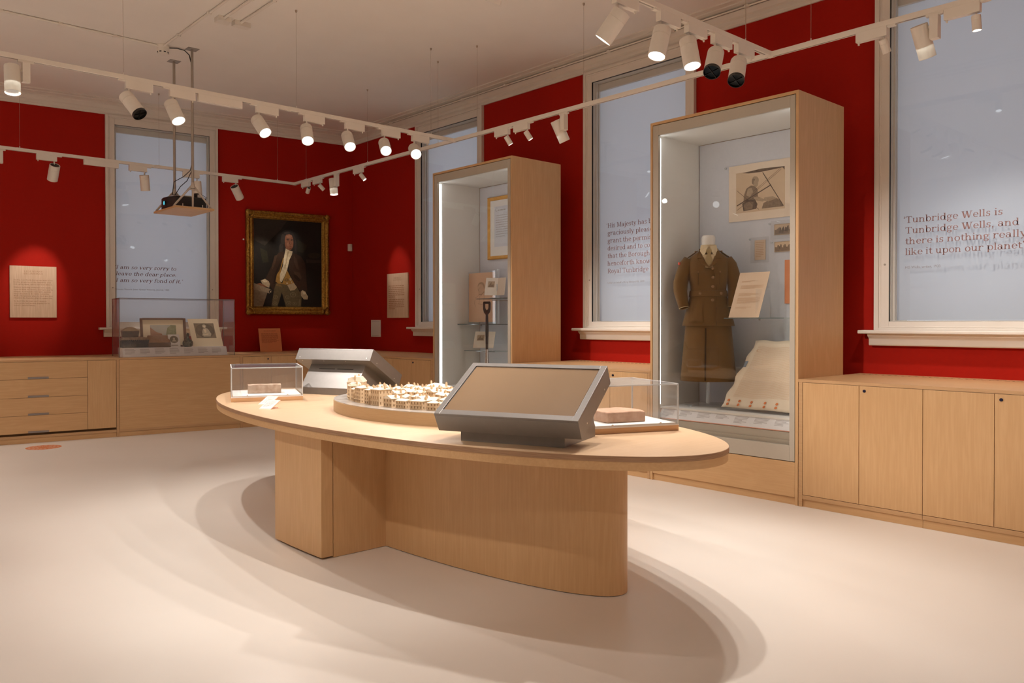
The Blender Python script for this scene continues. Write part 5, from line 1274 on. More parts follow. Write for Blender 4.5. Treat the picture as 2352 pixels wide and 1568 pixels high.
m = MB(); m.loft([skr(1.50, .142, .10), skr(1.38, .165, .118), skr(1.28, .180, .130), skr(1.12, .196, .145), skr(.96, .210, .158), skr(.815, .224, .170)], False, False)
o = m.build('skirt_body', M['khaki'], sk, smooth='all'); o.modifiers.new('thickness', 'SOLIDIFY').thickness = 0.004
m = MB()
for z0, z1, x0 in ((1.25, 1.12, -.028), (1.12, .96, -.030), (.96, .825, -.032)):
    d0, d1 = .132+.13*(1.28-z0)*.66, .132+.13*(1.28-z1)*.66
    m.add([(x0-.006, -d0-.018, z0), (x0+.006, -d0-.018, z0), (x0+.006, -d1-.018, z1), (x0-.006, -d1-.018, z1)], [(0, 1, 2, 3)])
m.build('pleat', M['khaki_dk'], sk)  # dark strips give the skirt pleat its shade by colour

# ---------------------------------------------------------------- the spade case
ct = thing('framed_certificate', 'gilt framed certificate hung at the top of the spade case', 'picture', LOC, ROT_B)
a0, a1, z0, z1 = yb(6.952), yb(6.42), 2.003, 2.703
m = MB(); rgs = [[(a0+d_, yy, z0+d_), (a1-d_, yy, z0+d_), (a1-d_, yy, z1-d_), (a0+d_, yy, z1-d_)] for d_, yy in ((0, YBK-.001), (0, YBK-.022), (.010, YBK-.030), (.020, YBK-.026), (.034, YBK-.020), (.040, YBK-.012))]
m.loft(rgs, False, False); m.build('frame', M['gilt_pine'], ct)
MB().box(a0+.03, a1-.03, YBK-.012, YBK-.002, z0+.03, z1-.03).build('mount', M['paper'], ct)
MB().box(a0+.11, a1-.11, YBK-.0135, YBK-.012, z0+.14, z1-.11).build('certificate', M['case_back'], ct)
m = MB(); fnc = lambda a, b: (a, YBK-.0142, b)
text(m, fnc, a0+.125, z1-.165, 'C', .06); greek(m, fnc, a0+.17, z1-.16, .22, 1, .02, .012, random.Random(3)); greek(m, fnc, a0+.135, z1-.215, .25, 10, .026, .006, random.Random(4)); m.build('handwriting', M['print_grey'], ct)
glass_shelf('long glass shelf under the tan portrait drawing', 7.11, 5.93, 5.62, 5.935, 1.280)
glass_shelf('upper small glass shelf under the open booklet', 6.66, 6.02, 5.52, 5.72, 1.552)
glass_shelf('lower small glass shelf under the folded card', 7.04, 6.52, 5.66, 5.90, 0.985)
dr_ = thing('portrait_drawing', 'tan paper pencil portrait drawing of a man between clear sheets', 'drawing', LOC, ROT_B)
a0, a1, z0, z1, yy = yb(7.105), yb(6.655), 1.300, 1.850, cb(5.78)
sh = MB().box(a0, a1, yy, yy+.003, z0, z1).build('drawing_sheet', M['tan_paper'], dr_)
MB().box(a0-.03, a1+.03, yy-.006, yy-.002, z0-.0185, z1+.015).build('clear_cover', M['acrylic'], dr_)
m = MB(); dp = lambda x, y: (a0+(a1-a0)*(x-640)/395.0, yy-.0006, z1-(z1-z0)*(y-272)/668.0)
def dpoly(mt, pts, k=0): m.mat(mt); m.add([(dp(*q)[0], yy-.0006-.0002*k, dp(*q)[2]) for q in pts], [tuple(range(len(pts)))])
dpoly(1, blob(828,480,52,78)); dpoly(0, [(772,460),(790,415),(830,395),(870,412),(886,460),(878,500),(868,470),(850,430),(810,425),(785,450)], 1)
dpoly(0, [(790,552),(830,562),(878,520),(882,535),(835,580),(792,566)], 1); dpoly(0, [(800,478),(818,476),(818,482),(800,484)], 2); dpoly(0, [(784,482),(794,500),(788,516),(782,510)], 2); dpoly(0, [(790,530),(806,528),(806,533),(790,535)], 2)
for a, b in (((800,570),(745,610)), ((745,610),(728,680)), ((728,680),(745,735)), ((878,540),(872,700)), ((780,690),(850,700)), ((810,580),(800,690))):
    d_ = Vector((b[0]-a[0], b[1]-a[1])).normalized(); n_ = Vector((-d_.y, d_.x))*2.5
    dpoly(0, [(a[0]+n_.x, a[1]+n_.y), (b[0]+n_.x, b[1]+n_.y), (b[0]-n_.x, b[1]-n_.y), (a[0]-n_.x, a[1]-n_.y)], 2)
m.build('pencil_portrait', [M['pencil'], M['pencil_soft']], sh)
MB().box(a1+.012, a1+.020, yy+.02, yy+.05, z0-.018, z1+.03).build('acrylic_upright', M['acrylic_edge'], dr_)
def open_book(label, yc, x, z, w, h, tilt, rz, name='open_booklet', cat='booklet'):
    b = thing(name, label, cat, FBp(yc, x, z), ROT_B+rz)
    def pg(s_, nm):
        f = 0.62
        def P(u, v, k=0.0): return (s_*u*w*math.cos(f), -u*w*math.sin(f)*1.0 + v*h*math.sin(tilt)*1.0 - k, .03 + v*h*math.cos(tilt) + 0.0*u)
        m = MB(); m.hexa([P(0, 0), P(1, 0), P(1, 0, .003), P(0, 0, .003)], [P(0, 1), P(1, 1), P(1, 1, .003), P(0, 1, .003)]); o = m.build(nm, M['paper_warm'], b)
        return o, P
    l, PL = pg(-1, 'left_page'); r, PR = pg(1, 'right_page')
    m = MB(); flat(m, PL, [(.25, .45), (.8, .45), (.8, .8), (.25, .8)], .0036); m.mat(1); flat(m, PL, [(.3, .48), (.75, .48), (.7, .6), (.52, .76), (.5, .6), (.35, .62)], .0038); m.build('engraving', [M['photo_soft'], M['photo_mid']], l)
    MB().box(-.07, .07, -.02, .03, 0, .006).build('acrylic_foot', M['acrylic_edge'], b)
    MB().box(-.004, .004, .012, .018, .006, .03+h*.6).build('acrylic_strut', M['acrylic_edge'], b)
def FBp(yw, xw, z): return (xw, yw, z)
M['paper_warm'] = pm('warm_booklet_paper', (0.74, 0.63, 0.52), (0.70, 0.59, 0.48), 10.0, 0.8)
open_book('open booklet with an engraving on the upper glass shelf', 6.42, 5.60, 1.5525, .135, .20, .35, 0.55)
open_book('folded illustrated card on the lower glass shelf behind the spade', 6.80, 5.78, 0.9855, .15, .19, .35, 0.45, 'folded_card', 'card')
sp = thing('spade', 'black-handled spade with a polished socket standing in the case', 'spade', (5.55, 6.52, 0.6005), math.atan2(-0.80, 0.60))
M['ebony'] = pm('black_carved_wood', (0.020, 0.014, 0.010), (0.035, 0.024, 0.016), 50.0, 0.35, bump=0.4); M['silver'] = pm('polished_silver', (0.55, 0.47, 0.42), (0.42, 0.35, 0.30), 18.0, 0.22, 0.9)
m = MB(); m.tube([(0, 0, .40), (0, 0, .55), (0, 0, .62), (0, 0, .78)], [.014, .0155, .018, .014], 14)
for k in range(9): m.tube([(0, 0, .55+.014*k), (0, 0, .556+.014*k)], .0185, 12)
sf = m.build('shaft', M['ebony'], sp, smooth=True)
m = MB(); ho = [(-.010, .775), (-.030, .800), (-.040, .840), (-.040, .905), (-.034, .918), (.034, .918), (.040, .905), (.040, .840), (.030, .800), (.010, .775)]
hi = [(-.004, .826), (-.014, .838), (-.019, .856), (-.020, .888), (-.016, .893), (.016, .893), (.020, .888), (.019, .856), (.014, .838), (.004, .826)]
n_ = 10
for y0, y1 in ((-.013, .013),):
    vs = [(x, y0, z) for x, z in ho] + [(x, y0, z) for x, z in hi] + [(x, y1, z) for x, z in ho] + [(x, y1, z) for x, z in hi]
    fs = []
    for k in range(n_):
        j = (k+1) % n_
        fs += [(k, n_+k, n_+j, j), (2*n_+k, 2*n_+j, 3*n_+j, 3*n_+k), (k, j, 2*n_+j, 2*n_+k), (n_+k, 3*n_+k, 3*n_+j, n_+j)]
    m.add(vs, fs)
m.build('grip', M['ebony'], sp, bevel=0.004)
m = MB(); m.tube([(0, 0, .22), (0, 0, .30), (0, 0, .41)], [.030, .019, .0165], 16); m.build('socket', M['silver'], sp, smooth=True)
m = MB(); m.loft([[(-.075, -.004, .24), (-.02, -.016, .25), (.02, -.016, .25), (.075, -.004, .24), (.075, .0, .24), (.02, -.010, .25), (-.02, -.010, .25), (-.075, .0, .24)], [(-.072, -.004, .04), (-.02, -.010, .03), (.02, -.010, .03), (.072, -.004, .04), (.072, 0, .04), (.02, -.006, .03), (-.02, -.006, .03), (-.072, 0, .04)], [(-.045, -.003, 0.001), (-.015, -.003, 0), (.015, -.003, 0), (.045, -.003, 0.001), (.045, 0, 0.001), (.015, 0, 0), (-.015, 0, 0), (-.045, 0, 0.001)]])
m.build('blade', M['silver'], sp, bevel=0.001)
# ---------------------------------------------------------------- suspended lighting tracks
ZTR = 3.200                                    # top of the tracks
Y1, Y2, Y4, Y0, X3 = 6.602, 10.118, 2.991, -0.60, 5.178
RB = ZTR-0.034                                 # underside
def rail(mb, p0, p1):
    (x0, y0), (x1, y1) = p0, p1; h = 0.018
    if abs(x1-x0) > abs(y1-y0): mb.box(x0, x1, y0-h, y0+h, RB, ZTR)
    else: mb.box(x0-h, x0+h, y0, y1, RB, ZTR)
def track(label, p0, p1, wires, joints=()):
    t = thing('lighting_track', label, 'track', (0, 0, 0), 0, 'suspended white lighting tracks')
    m = MB(); rail(m, p0, p1); m.build('rail', M['track'], t, bevel=0.002)
    m = MB(); (x0, y0), (x1, y1) = p0, p1
    if abs(x1-x0) > abs(y1-y0): m.box(min(x0, x1)+.06, max(x0, x1)-.06, y0-.006, y0+.006, RB-.0006, RB)
    else: m.box(x0-.006, x0+.006, min(y0, y1)+.06, max(y0, y1)-.06, RB-.0006, RB)
    m.build('contact_slot', M['slot'], t)
    for jx, jy in joints: MB().box(jx-.021, jx+.021, jy-.021, jy+.021, RB-.001, ZTR+.001).build('joint', M['track'], t, bevel=0.002)
    for wx, wy in wires:
        w = MB().tube([(wx, wy, ZTR+.012), (wx, wy, ZC-.012)], 0.0012, 6).build('suspension_wire', M['wire'], t)
        MB().lathe([(.010, .0), (.010, -.010), (.005, -.022), (.002, -.022)][::-1], 12, (wx, wy, ZC)).build('ceiling_cup', M['wire'], w)
        m = MB(); m.box(wx-.03, wx+.03, wy-.008, wy+.008, ZTR, ZTR+.004) if abs(x1-x0) > abs(y1-y0) else m.box(wx-.008, wx+.008, wy-.03, wy+.03, ZTR, ZTR+.004)
        m.tube([(wx, wy, ZTR+.004), (wx, wy, ZTR+.020)], .004, 8); m.build('wire_grip', M['track'], w)
    return t
M['slot'] = pm('track_slot', (0.33, 0.29, 0.25), rough=0.6)
track('long lighting track along the display case wall', (X3, -3.3), (X3, Y2), [(X3, 8.27), (X3, 6.88), (X3, 6.23), (X3, 4.78), (X3, 3.19), (X3, 2.693), (X3, 9.79), (X3, .6)], [(X3, Y2), (X3, Y1), (X3, Y4)])
track('lighting track nearest the portrait wall', (-3.6, Y2), (X3-.02, Y2), [(1.93, Y2), (3.398, Y2), (4.928, Y2), (0.3, Y2)], [(3.36, Y2)])
track('middle lighting track crossing over the far end of the table', (-3.6, Y1), (X3-.02, Y1), [(1.954, Y1), (3.40, Y1), (4.88, Y1), (0.3, Y1)], [(3.33, Y1)])
track('lighting track crossing over the near end of the table', (-3.6, Y4), (X3-.02, Y4), [(4.85, Y4), (1.5, Y4), (-.6, Y4)])
track('lighting track behind the camera over the gallery floor', (-3.6, Y0), (X3-.02, Y0), [(3.0, Y0), (0.0, Y0)])

# ---- fixture shapes, shared by every copy
def mesh_of(mb, mats, smooth=False):
    o = mb.build('shape', mats, None, smooth=smooth); me = o.data; bpy.data.objects.remove(o); return me
def head_mesh(r, l, groove):
    m = MB(); z0 = 0.05*l/.19
    m.lathe([(r*.86, z0-.004), (r*.86, z0), (r*.97, z0), (r, z0-.004), (r, z0-groove), (r*.97, z0-groove-.0008), (r*.97, z0-groove-.0026), (r, z0-groove-.0034), (r, z0-l), (r*.93, z0-l), (r*.90, z0-l+.014), (0.001, z0-l+.016)][::-1], 28)
    return mesh_of(m, M['track'], True), z0
def disc_mesh(r, z, mat, h=0.002): return mesh_of(MB().lathe([(r, z), (r, z+h)], 24), mat)
HEAD, HZ = head_mesh(.0535, .185, .050); LENS_R = .047
MINI, MZ = head_mesh(.0255, .088, .028)
FLOOD, FZ0 = head_mesh(.050, .130, .200)
MESH = {
 'lens': disc_mesh(LENS_R, HZ-.185+.010, M['lens_on']), 'mini_lens': disc_mesh(.0215, MZ-.088+.010, M['lens_on']), 'flood_lens': disc_mesh(.0455, FZ0-.130+.006, M['lens_on']), 'lens_side': disc_mesh(LENS_R, HZ-.185+.010, M['lens_dim']),
 'back': disc_mesh(.0455, HZ-.0045, M['black'], .0008), 'mini_back': disc_mesh(.0215, MZ-.0045, M['black'], .0008),
 'driver': mesh_of(MB().box(-.100, .100, -.018, .018, -.066, 0), M['track']), 'latch': mesh_of(MB().box(-.150, -.100, -.014, .014, -.012, 0), M['track']),
 'knob': mesh_of(MB().tube([(.085, 0, -.066), (.085, 0, -.082)], .006, 10), M['track']),
 'stem': mesh_of(MB().tube([(0, 0, .0), (0, 0, -.075)], .0075, 10), M['track']),
 'mini_driver': mesh_of(MB().box(-.098, .098, -.018, .018, -.062, 0), M['track']), 'mini_stem': mesh_of(MB().tube([(0, 0, 0), (0, 0, -.030)], .005, 8), M['track']),
 'upright': mesh_of(MB().box(-.024, .024, -.026, .026, -.155, -.016).box(-.05, .05, -.014, .014, -.016, 0), M['track']),
 'feed': mesh_of(MB().box(-.185, .185, -.019, .019, -.060, 0), M['track']),
}
sn = MB(); sn.lathe([(.0545, HZ-.185-.002), (.0545, HZ-.185-.022), (.052, HZ-.185-.022), (.052, HZ-.185-.002)], 28)
sn.box(-.0515, .0515, -.001, .001, HZ-.185-.020, HZ-.185-.006); sn.box(-.001, .001, -.0515, .0515, HZ-.185-.020, HZ-.185-.006)
MESH['snoot'] = mesh_of(sn, M['black'], True)
def child(name, me, parent, loc=(0, 0, 0), rot=None):
    o = link(name, me, parent); o.location = loc
    if rot is not None: o.rotation_mode = 'QUATERNION'; o.rotation_quaternion = rot
    return o
def lamp(parent, pos, quat, power, size, blend, radius, drop):
    ld_ = bpy.data.lights.new('beam', 'SPOT'); ld_.energy = power; ld_.spot_size = R(size); ld_.spot_blend = blend; ld_.shadow_soft_size = radius; ld_.color = LAMP_COL
    o = link('beam', ld_, parent); o.rotation_mode = 'QUATERNION'; o.rotation_quaternion = quat
    o.location = Vector(pos) + quat @ Vector((0, 0, drop))
    return o
def spot(label, group, pos, along, aim, kind='big', flip=False, snoot=False, power=None, size=46, blend=0.35, lens='lens'):
    """pos: centre of the driver on the track underside; along: 'x' or 'y' track direction; aim: point the head looks at"""
    rz = {'x': 0.0, 'y': -math.pi/2}[along] + (math.pi if flip else 0.0)
    t = thing('track_spotlight', label, 'spotlight', (pos[0], pos[1], RB), rz, group)
    inv = Matrix.Rotation(-rz, 3, 'Z')
    if kind == 'flood':
        child('driver_box', MESH['upright'], t)
        hp = Vector((-.085, 0, -.085)); d = inv @ (Vector(aim) - (Vector((pos[0], pos[1], RB)) + Matrix.Rotation(rz, 3, 'Z') @ hp)); qn = rot_to(d)
        h = child('lamp_head', FLOOD, t, hp, qn); child('lens', MESH['flood_lens'], h)
        MB().box(-.05, -.02, -.008, .008, -.085, -.069).build('arm', M['track'], t)
        lamp(t, hp, qn, K_FLOOD if power is None else power, size, blend, .04, FZ0-.130-.004)
        return t
    mini = kind == 'mini'
    child('driver_box', MESH['mini_driver' if mini else 'driver'], t); child('latch', MESH['latch'], t); child('knob', MESH['knob'], t, (0, 0, .004 if mini else 0))
    sx = -.075
    hp = Vector((sx, 0, -.062-.040)) if mini else Vector((sx, 0, -.066-.085))
    child('stem', MESH['mini_stem' if mini else 'stem'], t, (sx, 0, -.062 if mini else -.066))
    d = inv @ (Vector(aim) - (Vector((pos[0], pos[1], RB)) + Matrix.Rotation(rz, 3, 'Z') @ hp)); qn = rot_to(d)
    h = child('lamp_head', MINI if mini else HEAD, t, hp, qn)
    child('lens', MESH['mini_lens' if mini else lens], h); child('rear_grille', MESH['mini_back' if mini else 'back'], h)
    if snoot: child('snoot', MESH['snoot'], h)
    base = (MZ-.088) if mini else HZ-.185
    lamp(t, hp, qn, power, size, blend, .018 if mini else .026, base-.004 if not snoot else base-.026)
    return t
O = ['first', 'second', 'third', 'fourth', 'fifth', 'sixth', 'seventh', 'eighth']
GT = 'spotlights on the middle track'
# middle track: seven aimed at the table, from left to right
T1 = [((1.969, 2.169), (3.05, 4.95, TZ), True, 1.5, 112), ((2.289, 2.51), (2.75, 5.25, TZ), False, .9, 40), ((3.019, 3.227), (3.45, 4.6, TZ), False, 1.5, 112), ((3.468, 3.677), (2.85, 4.9, TZ), False, .9, 40), ((3.88, 4.105), (3.30, 4.55, TZ), False, .9, 40), ((4.284, 4.511), (3.05, 3.9, TZ), False, .9, 40), ((4.63, 4.864), (2.95, 3.1, TZ), False, .9, 40)]
for k, ((a, b), aim, snt, pw, sz) in enumerate(T1):
    lab = 'hooded white spotlight, leftmost of the seven aimed at the table' if k == 0 else 'white spotlight, %s of seven from the left on the middle track' % O[k]
    spot(lab, GT, ((a+b)/2, Y1), 'x', aim, snoot=snt, power=K_TABLE*pw, size=sz, blend=.9)
spot('white floodlight at the left edge of the picture on the middle track', GT, (1.30, Y1), 'x', (1.15, 5.9, 0), 'flood', flip=False, power=K_FLOOD, size=80)
fd = thing('track_feed', 'long blank white power box on the middle track', 'power box', ((2.52+2.899)/2, Y1, RB), 0, 'blank boxes on the tracks'); child('feed_box', MESH['feed'], fd)
fd = thing('track_feed', 'long blank white power box on the portrait wall track', 'power box', ((2.563+2.935)/2, Y2, RB), 0, 'blank boxes on the tracks'); child('feed_box', MESH['feed'], fd)
# portrait wall track: heads turned to the wall
GW = 'spotlights on the portrait wall track'
for (a, b), aim, lab in (((2.086, 2.292), FA(-4.08, 0, 1.72), 'white spotlight turned to the Legendary Beginnings panel'), ((3.012, 3.293), FA(-2.75, -.4, 1.15), 'white spotlight turned to the italic window and counter showcase'),
                         ((3.66, 3.90), FA(-2.15, -.5, 1.0), 'white spotlight half hidden behind the projector pole'), ((4.16, 4.40), FA(-1.15, 0, 2.0), 'white spotlight turned to the portrait painting')):
    spot(lab, GW, ((a+b)/2, Y2), 'x', aim, flip=True, power=K_WALL, size=34, blend=0.7)
spot('glowing floodlight at the left edge of the portrait wall track', GW, (1.745, Y2), 'x', (1.3, 9.3, 0), 'flood', power=K_FLOOD*.7, size=80)
# display case wall track
GC = 'spotlights on the display case wall track'
def ybm(a, b): return (X3, (a+b)/2)
spot('tiny white spotlight nearest the far corner of the tracks', GC, ybm(9.93, 9.67), 'y', FA(-.95, 0, 2.35), 'mini', flip=True, power=K_MINI, size=26, blend=.8)
spot('tiny white spotlight second from the far corner of the tracks', GC, ybm(9.62, 9.35), 'y', (6.27, 9.22, 2.00), 'mini', flip=True, power=K_MINI*1.9, size=26, blend=.9)
spot('lit floodlight between the tiny spotlights near the far corner', GC, (X3, 9.00), 'y', (5.2, 8.6, 0), 'flood', power=K_FLOOD*.55, size=85)
spot('tiny white spotlight third from the far corner, past the lit floodlight', GC, ybm(8.61, 8.35), 'y', (6.1, 7.3, 1.2), 'mini', flip=True, power=K_MINI*.5, size=26, blend=.8)
spot('tiny white spotlight first of two above the spade case', GC, ybm(5.983, 5.72), 'y', (6.2, 5.0, .9), 'mini', flip=True, power=K_MINI*.8, size=36, blend=.8)
spot('tiny white spotlight second of two above the spade case', GC, ybm(5.68, 5.47), 'y', (6.2, 4.6, .9), 'mini', flip=True, power=K_MINI*.8, size=36, blend=.8)
spot('round downlight with glowing rim beside the two tiny spotlights', GC, (X3, 5.02), 'y', (6.25, 4.75, .9), 'flood', power=K_FLOOD*1.7, size=78, blend=.7)
spot('tiny white spotlight overlapping the large window frame edge', GC, ybm(2.371, 2.19), 'y', (6.1, 1.9, 1.2), 'mini', flip=True, power=K_MINI*.6, size=36, blend=.8)
spot('bright round floodlight in front of the large window', GC, (X3, 1.90), 'y', (6.25, 1.75, .9), 'flood', power=K_FLOOD*1.7, size=78, blend=.7)
spot('tiny white spotlight pointing down at the top right of the picture', GC, ybm(1.855, 1.641), 'y', (5.3, 1.5, 0), 'mini', flip=True, power=K_MINI*.6, size=40, blend=.8)
for yy_, nm in ((.2, 'added floodlight over the right-hand worktop outside the picture'), (-1.6, 'added floodlight over the far right worktop outside the picture')):
    spot(nm, GC, (X3, yy_), 'y', (5.95, yy_-.1, .5), 'flood', power=K_FLOOD, size=75, blend=.6)  # unseen floodlights added past the frame for more brightness
# near track over the table
GN = 'spotlights on the near track'
T4 = [((3.47, 3.713), (2.75, 4.6, TZ), False, .8, 44), ((3.90, 4.09), (3.2, 3.0, TZ), False, 1.5, 116), ((4.18, 4.375), (3.95, 2.2, 0), False, .8, 50), ((4.465, 4.66), (2.9, 2.35, TZ), True, 1.5, 116), ((4.735, 4.934), (3.2, 2.3, TZ), True, .8, 44)]
TN = ['white spotlight turned away, leftmost of the cluster of five above the window', 'white spotlight second in the cluster of five above the window', 'white spotlight third in the cluster of five, glowing downward', 'hooded white spotlight fourth in the cluster of five', 'hooded white spotlight last in the cluster of five']
for ((a, b), aim, snt, pw, sz), nm in zip(T4, TN):
    spot(nm, GN, ((a+b)/2, Y4), 'x', aim, snoot=snt, power=K_TABLE*pw, size=sz, blend=.9)
spot('white spotlight just showing its tip at the top of the picture', GN, (2.70, Y4), 'x', (2.6, 4.2, TZ), power=K_TABLE*1.5, size=116, blend=.9)
# unseen spotlights: a few inferred from shadows and glow, the rest added for brightness
GR = 'gallery spotlights outside the picture'
for k, (px_, py_, aim, pw, sz) in enumerate([(1.2, Y4, (6.27, 1.95, 1.0), 4.5, 34), (.1, Y4, (2.3, 4.2, .3), 1.3, 60), (-1.2, Y4, (-1.3, 4.2, 0), 3.0, 70), (-2.6, Y4, (-2.6, 4.4, 0), 3.0, 70), (.2, Y1, (1.2, 7.6, 0), .9, 90), (-1.0, Y1, (-1.1, 7.2, 0), 3.0, 70), (-2.4, Y1, (-2.4, 7.4, 0), 3.0, 70),
                                     (.4, Y0, (.9, .9, 0), .8, 90), (1.8, Y0, (2.2, -1.2, 0), 2.6, 80), (3.2, Y0, (3.4, -1.4, 0), 2.6, 80), (4.4, Y0, (5.0, 1.2, .3), .8, 76), (-1.4, Y0, (-1.5, -.6, 0), 3.0, 90), (.9, Y2, (1.6, 8.8, 0), 1.0, 90), (-.6, Y2, (-.7, 9.0, 0), 2.4, 80), (.75, Y1, (6.27, 4.75, 1.05), 5.0, 24)]):
    spot('unseen gallery spotlight %s' % ['over the near floor beside the table', 'lighting the table from the open floor', 'over the open floor left of the camera', 'far left over the open floor', 'over the floor before the drawer cabinet', 'over the floor beyond the drawer cabinet', 'far left before the portrait wall', 'behind the camera over the nearest floor', 'behind the camera facing the table end', 'behind the camera over the right floor', 'behind the camera facing the right cupboards', 'behind the camera on the left', 'past the picture edge on the portrait wall track', 'further past the picture edge on the portrait wall track', 'past the picture edge on the middle track'][k],
         GR, (px_, py_), 'x', aim, power=K_ROOM*pw, size=sz, blend=.6)
M['bracket'] = pm('pale_grey_bracket', (0.55, 0.48, 0.41), rough=0.5); M['lens_blue'] = emit('projector_lens', (0.12, 0.62, 0.75), 1.2)
# ---------------------------------------------------------------- projector on its hanging tray
pj = thing('projector_tray', 'plywood tray hung from two grey poles under the ceiling', 'hanging tray', (3.10, 8.51, 0))
MB().box(-.195, .20, -.315, .315, 2.446, 2.466).build('tray_board', M['ply_h'], pj, bevel=0.001)
for yy_ in (-.258, .252):
    p = MB().tube([(.0, yy_, 2.66), (.0, yy_, ZC-.004)], .0135, 12).build('pole', M['steel'], pj, smooth=True)
    MB().box(-.055, .055, yy_-.055, yy_+.055, ZC-.004, ZC).build('ceiling_plate', M['steel'], p)
    b = MB(); b.tube([(0, yy_, 2.70), (-.185, yy_, 2.474)], .010, 8); b.tube([(0, yy_, 2.70), (.185, yy_, 2.474)], .010, 8); b.tube([(0, yy_, 2.66), (0, yy_, 2.47)], .010, 8)
    b.box(-.195, .195, yy_-.012, yy_+.012, 2.466, 2.474); b.box(-.05, .05, yy_-.012, yy_+.012, 2.645, 2.655)
    b.tube([(0, yy_, 2.66), (0, yy_, 2.72)], [.026, .0135], 12)
    b.build('bracket', M['bracket'], pj)
    for xx_ in (-.10, .10): MB().tube([(xx_, yy_, 2.474), (xx_, yy_, 2.50)], .004, 8).build('bolt', M['steel_bright'], pj)
pr = thing('projector', 'black projector with a blue lit lens on the hanging tray', 'projector', (3.10, 8.51, 2.4665))
b = MB(); b.prism([(-.165, -.10), (-.185, -.05), (-.19, .05), (-.175, .14), (-.15, .17), (.16, .17), (.175, .15), (.175, -.17), (.16, -.18), (-.14, -.18)], lambda p_, z: (p_[0], p_[1], z), .006, .118)
b.build('projector_body', M['black'], pr, bevel=0.008)
MB().tube([(-.186, .0, .055), (-.196, .0, .055)], .030, 18).build('lens_barrel', M['black'], pr)
MB().tube([(-.196, .0, .055), (-.1965, .0, .055)], .021, 18).build('lens', M['lens_blue'], pr)
for xx_ in (-.12, .13):
    for yy_ in (-.13, .13): MB().tube([(xx_, yy_, 0), (xx_, yy_, .007)], .012, 10).build('foot', M['black'], pr)
cbx = thing('cable_coil', 'coiled black and white cables lying on the projector', 'cables', (3.12, 8.49, 2.5855))
c = MB()
for k in range(3): c.tube([(.02+(.07+.006*k)*math.cos(a), (.06+.005*k)*math.sin(a), .008+.006*k) for a in [2*math.pi*i/20 for i in range(21)]], .004, 6)
c.build('white_coil', M['track'], cbx)
c = MB(); c.tube([(-.16, -.06, .02), (-.165, -.12, .14), (-.08, -.16, .20), (-.03, -.20, .26), (-.02, -.238, .36)], .004, 6); c.tube([(-.13, -.05, .02), (-.10, -.12, .10), (-.05, -.17, .16), (-.02, -.215, .26), (-.015, -.240, .40)], .004, 6)
c.tube([(.10, .0, .01), (.16, -.03, .05), (.20, -.05, .02), (.17, -.02, .01)], .0035, 6); c.tube([(.165, -.06, -.01), (.195, -.07, -.05), (.19, -.08, -.09), (.178, -.08, -.10)], .0035, 6)
c.tube([(-.02, -.24, .40), (-.018, -.242, .46)], .004, 6)
c.build('black_cable', M['black'], cbx)
adp = thing('power_adapter', 'small black adapter with a white label on top of the projector', 'adapter', (3.215, 8.42, 2.5855), .4)
MB().box(-.035, .035, -.02, .02, .0, .055).build('adapter_body', M['black'], adp, bevel=0.005)
MB().box(-.022, .022, -.0208, -.02, .012, .042).build('label_sticker', M['paper'], adp)
# ---------------------------------------------------------------- ceiling services
sd = thing('smoke_detector', 'white round smoke detector on the ceiling where the conduits meet', 'smoke detector', (2.84, 8.33, ZC))
MB().lathe([(.0, -.001), (.060, -.001), (.060, -.022), (.055, -.028), (.055, -.060), (.048, -.088), (.030, -.092), (.0, -.094)][::-1], 28).build('detector_body', M['track'], sd, smooth=True)
for k in range(8):
    a = 2*math.pi*k/8; c = MB(); c.box(-.010, .010, -.001, .001, -.078, -.068); o = c.build('sensor_slot', M['black'], sd); o.location = (.0525*math.cos(a), .0525*math.sin(a), 0); o.rotation_euler.z = a+math.pi/2
def conduit(label, pts, r, clips):
    c = thing('conduit', label, 'conduit', (0, 0, 0), 0, 'white ceiling conduits')
    MB().tube(pts, r, 10).build('pipe', M['track'], c, smooth=True)
    for p in clips: MB().box(p[0]-.016, p[0]+.016, p[1]-.016, p[1]+.016, p[2]-r-.002 if len(p) > 2 else ZC-.026, p[2]+.012 if len(p) > 2 else ZC).build('clip', M['track'], c)
conduit('white conduit across the ceiling left of the smoke detector', [(-3.9, 8.33, ZC-.013), (2.79, 8.33, ZC-.013)], .011, [(1.45+.47*k, 8.33) for k in range(-6, 3)])
conduit('white conduit running from the smoke detector toward the viewer', [(2.84, 8.28, ZC-.013), (2.84, -3.0, ZC-.013)], .011, [(2.84, 7.9-.75*k) for k in range(8)])
conduit('white conduit left of two with boxed ends on the ceiling', [(2.985, 7.17, ZC-.016), (2.985, -3.0, ZC-.016)], .012, [(2.985, 6.6-.8*k) for k in range(4)])
conduit('white conduit right of two with boxed ends on the ceiling', [(3.145, 7.17, ZC-.016), (3.145, -3.0, ZC-.016)], .012, [(3.145, 6.5-.8*k) for k in range(4)])
bxs = thing('junction_box', 'flat white boxed conduit end on the ceiling', 'junction box', (0, 0, 0))
MB().box(2.93, 3.05, 7.16, 7.26, ZC-.045, ZC).build('box_cover', M['track'], bxs, bevel=0.002)
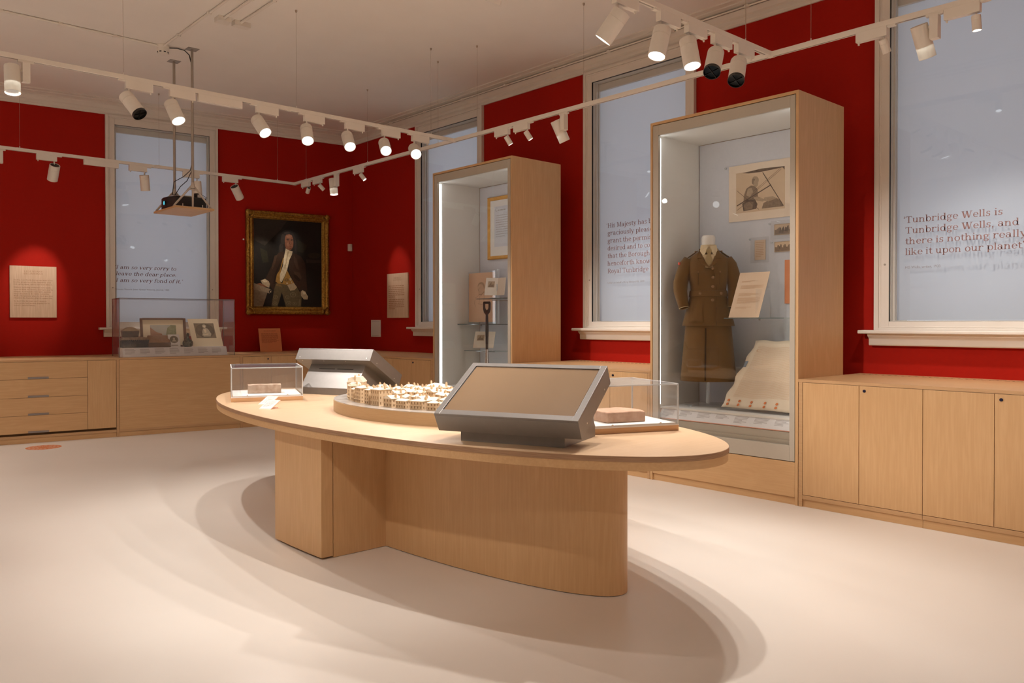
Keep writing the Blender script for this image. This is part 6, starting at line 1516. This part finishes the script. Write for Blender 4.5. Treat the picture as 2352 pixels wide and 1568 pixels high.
bxs = thing('junction_box', 'second flat white boxed conduit end beside the first', 'junction box', (0, 0, 0))
MB().box(3.085, 3.235, 7.17, 7.25, ZC-.045, ZC).build('box_cover', M['track'], bxs, bevel=0.002)
cn_ = thing('conduit', 'slim conduit clipped along the cornice of the case wall', 'conduit', LOC, ROT_B, 'white ceiling conduits')
MB().tube([(.9, -.118, 4.012), (13.6, -.118, 4.012)], .008, 8).build('pipe', M['track'], cn_)
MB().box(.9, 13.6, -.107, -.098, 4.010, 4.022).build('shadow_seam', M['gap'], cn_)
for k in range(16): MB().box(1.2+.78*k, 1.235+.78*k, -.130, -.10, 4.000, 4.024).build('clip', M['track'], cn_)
lc = thing('loose_cable', 'thin loose cable looping across the ceiling to the projector pole', 'cable', (0, 0, 0))
c = MB(); c.tube([(2.88, 8.32, ZC-.02), (2.96, 8.28, ZC-.015), (3.03, 8.27, ZC-.022), (3.075, 8.262, ZC-.06), (3.09, 8.258, ZC-.13)], .005, 6); c.build('cable_sheath', M['black'], lc)
MB().tube([(2.88, 8.335, ZC-.02), (2.97, 8.30, ZC-.012), (3.05, 8.285, ZC-.030), (3.088, 8.27, ZC-.08), (3.092, 8.262, ZC-.16)], .005, 6).build('white_cable', M['track'], lc)
# ---------------------------------------------------------------- orange disc on the floor
fs_ = thing('floor_sticker', 'round orange printed sticker on the floor before the drawer cabinet', 'sticker', (2.005, 9.475, 0))
MB().lathe([(.0, .0), (.165, .0), (.165, .0012), (.0, .0012)], 40).build('disc', M['orange_print'], fs_)
m = MB(); rn = random.Random(5)
for r_ in (.135, .10, .065):
    a = 0
    while a < 2*math.pi-.1:
        w_ = rn.uniform(.1, .3)
        m.add([((r_-.01)*math.cos(a), (r_-.01)*math.sin(a), .0016), ((r_+.01)*math.cos(a), (r_+.01)*math.sin(a), .0016), ((r_+.01)*math.cos(a+w_), (r_+.01)*math.sin(a+w_), .0016), ((r_-.01)*math.cos(a+w_), (r_-.01)*math.sin(a+w_), .0016)], [(0, 1, 2, 3)]); a += w_+.12
m.build('ring_lettering', M['coral_pale'], fs_)
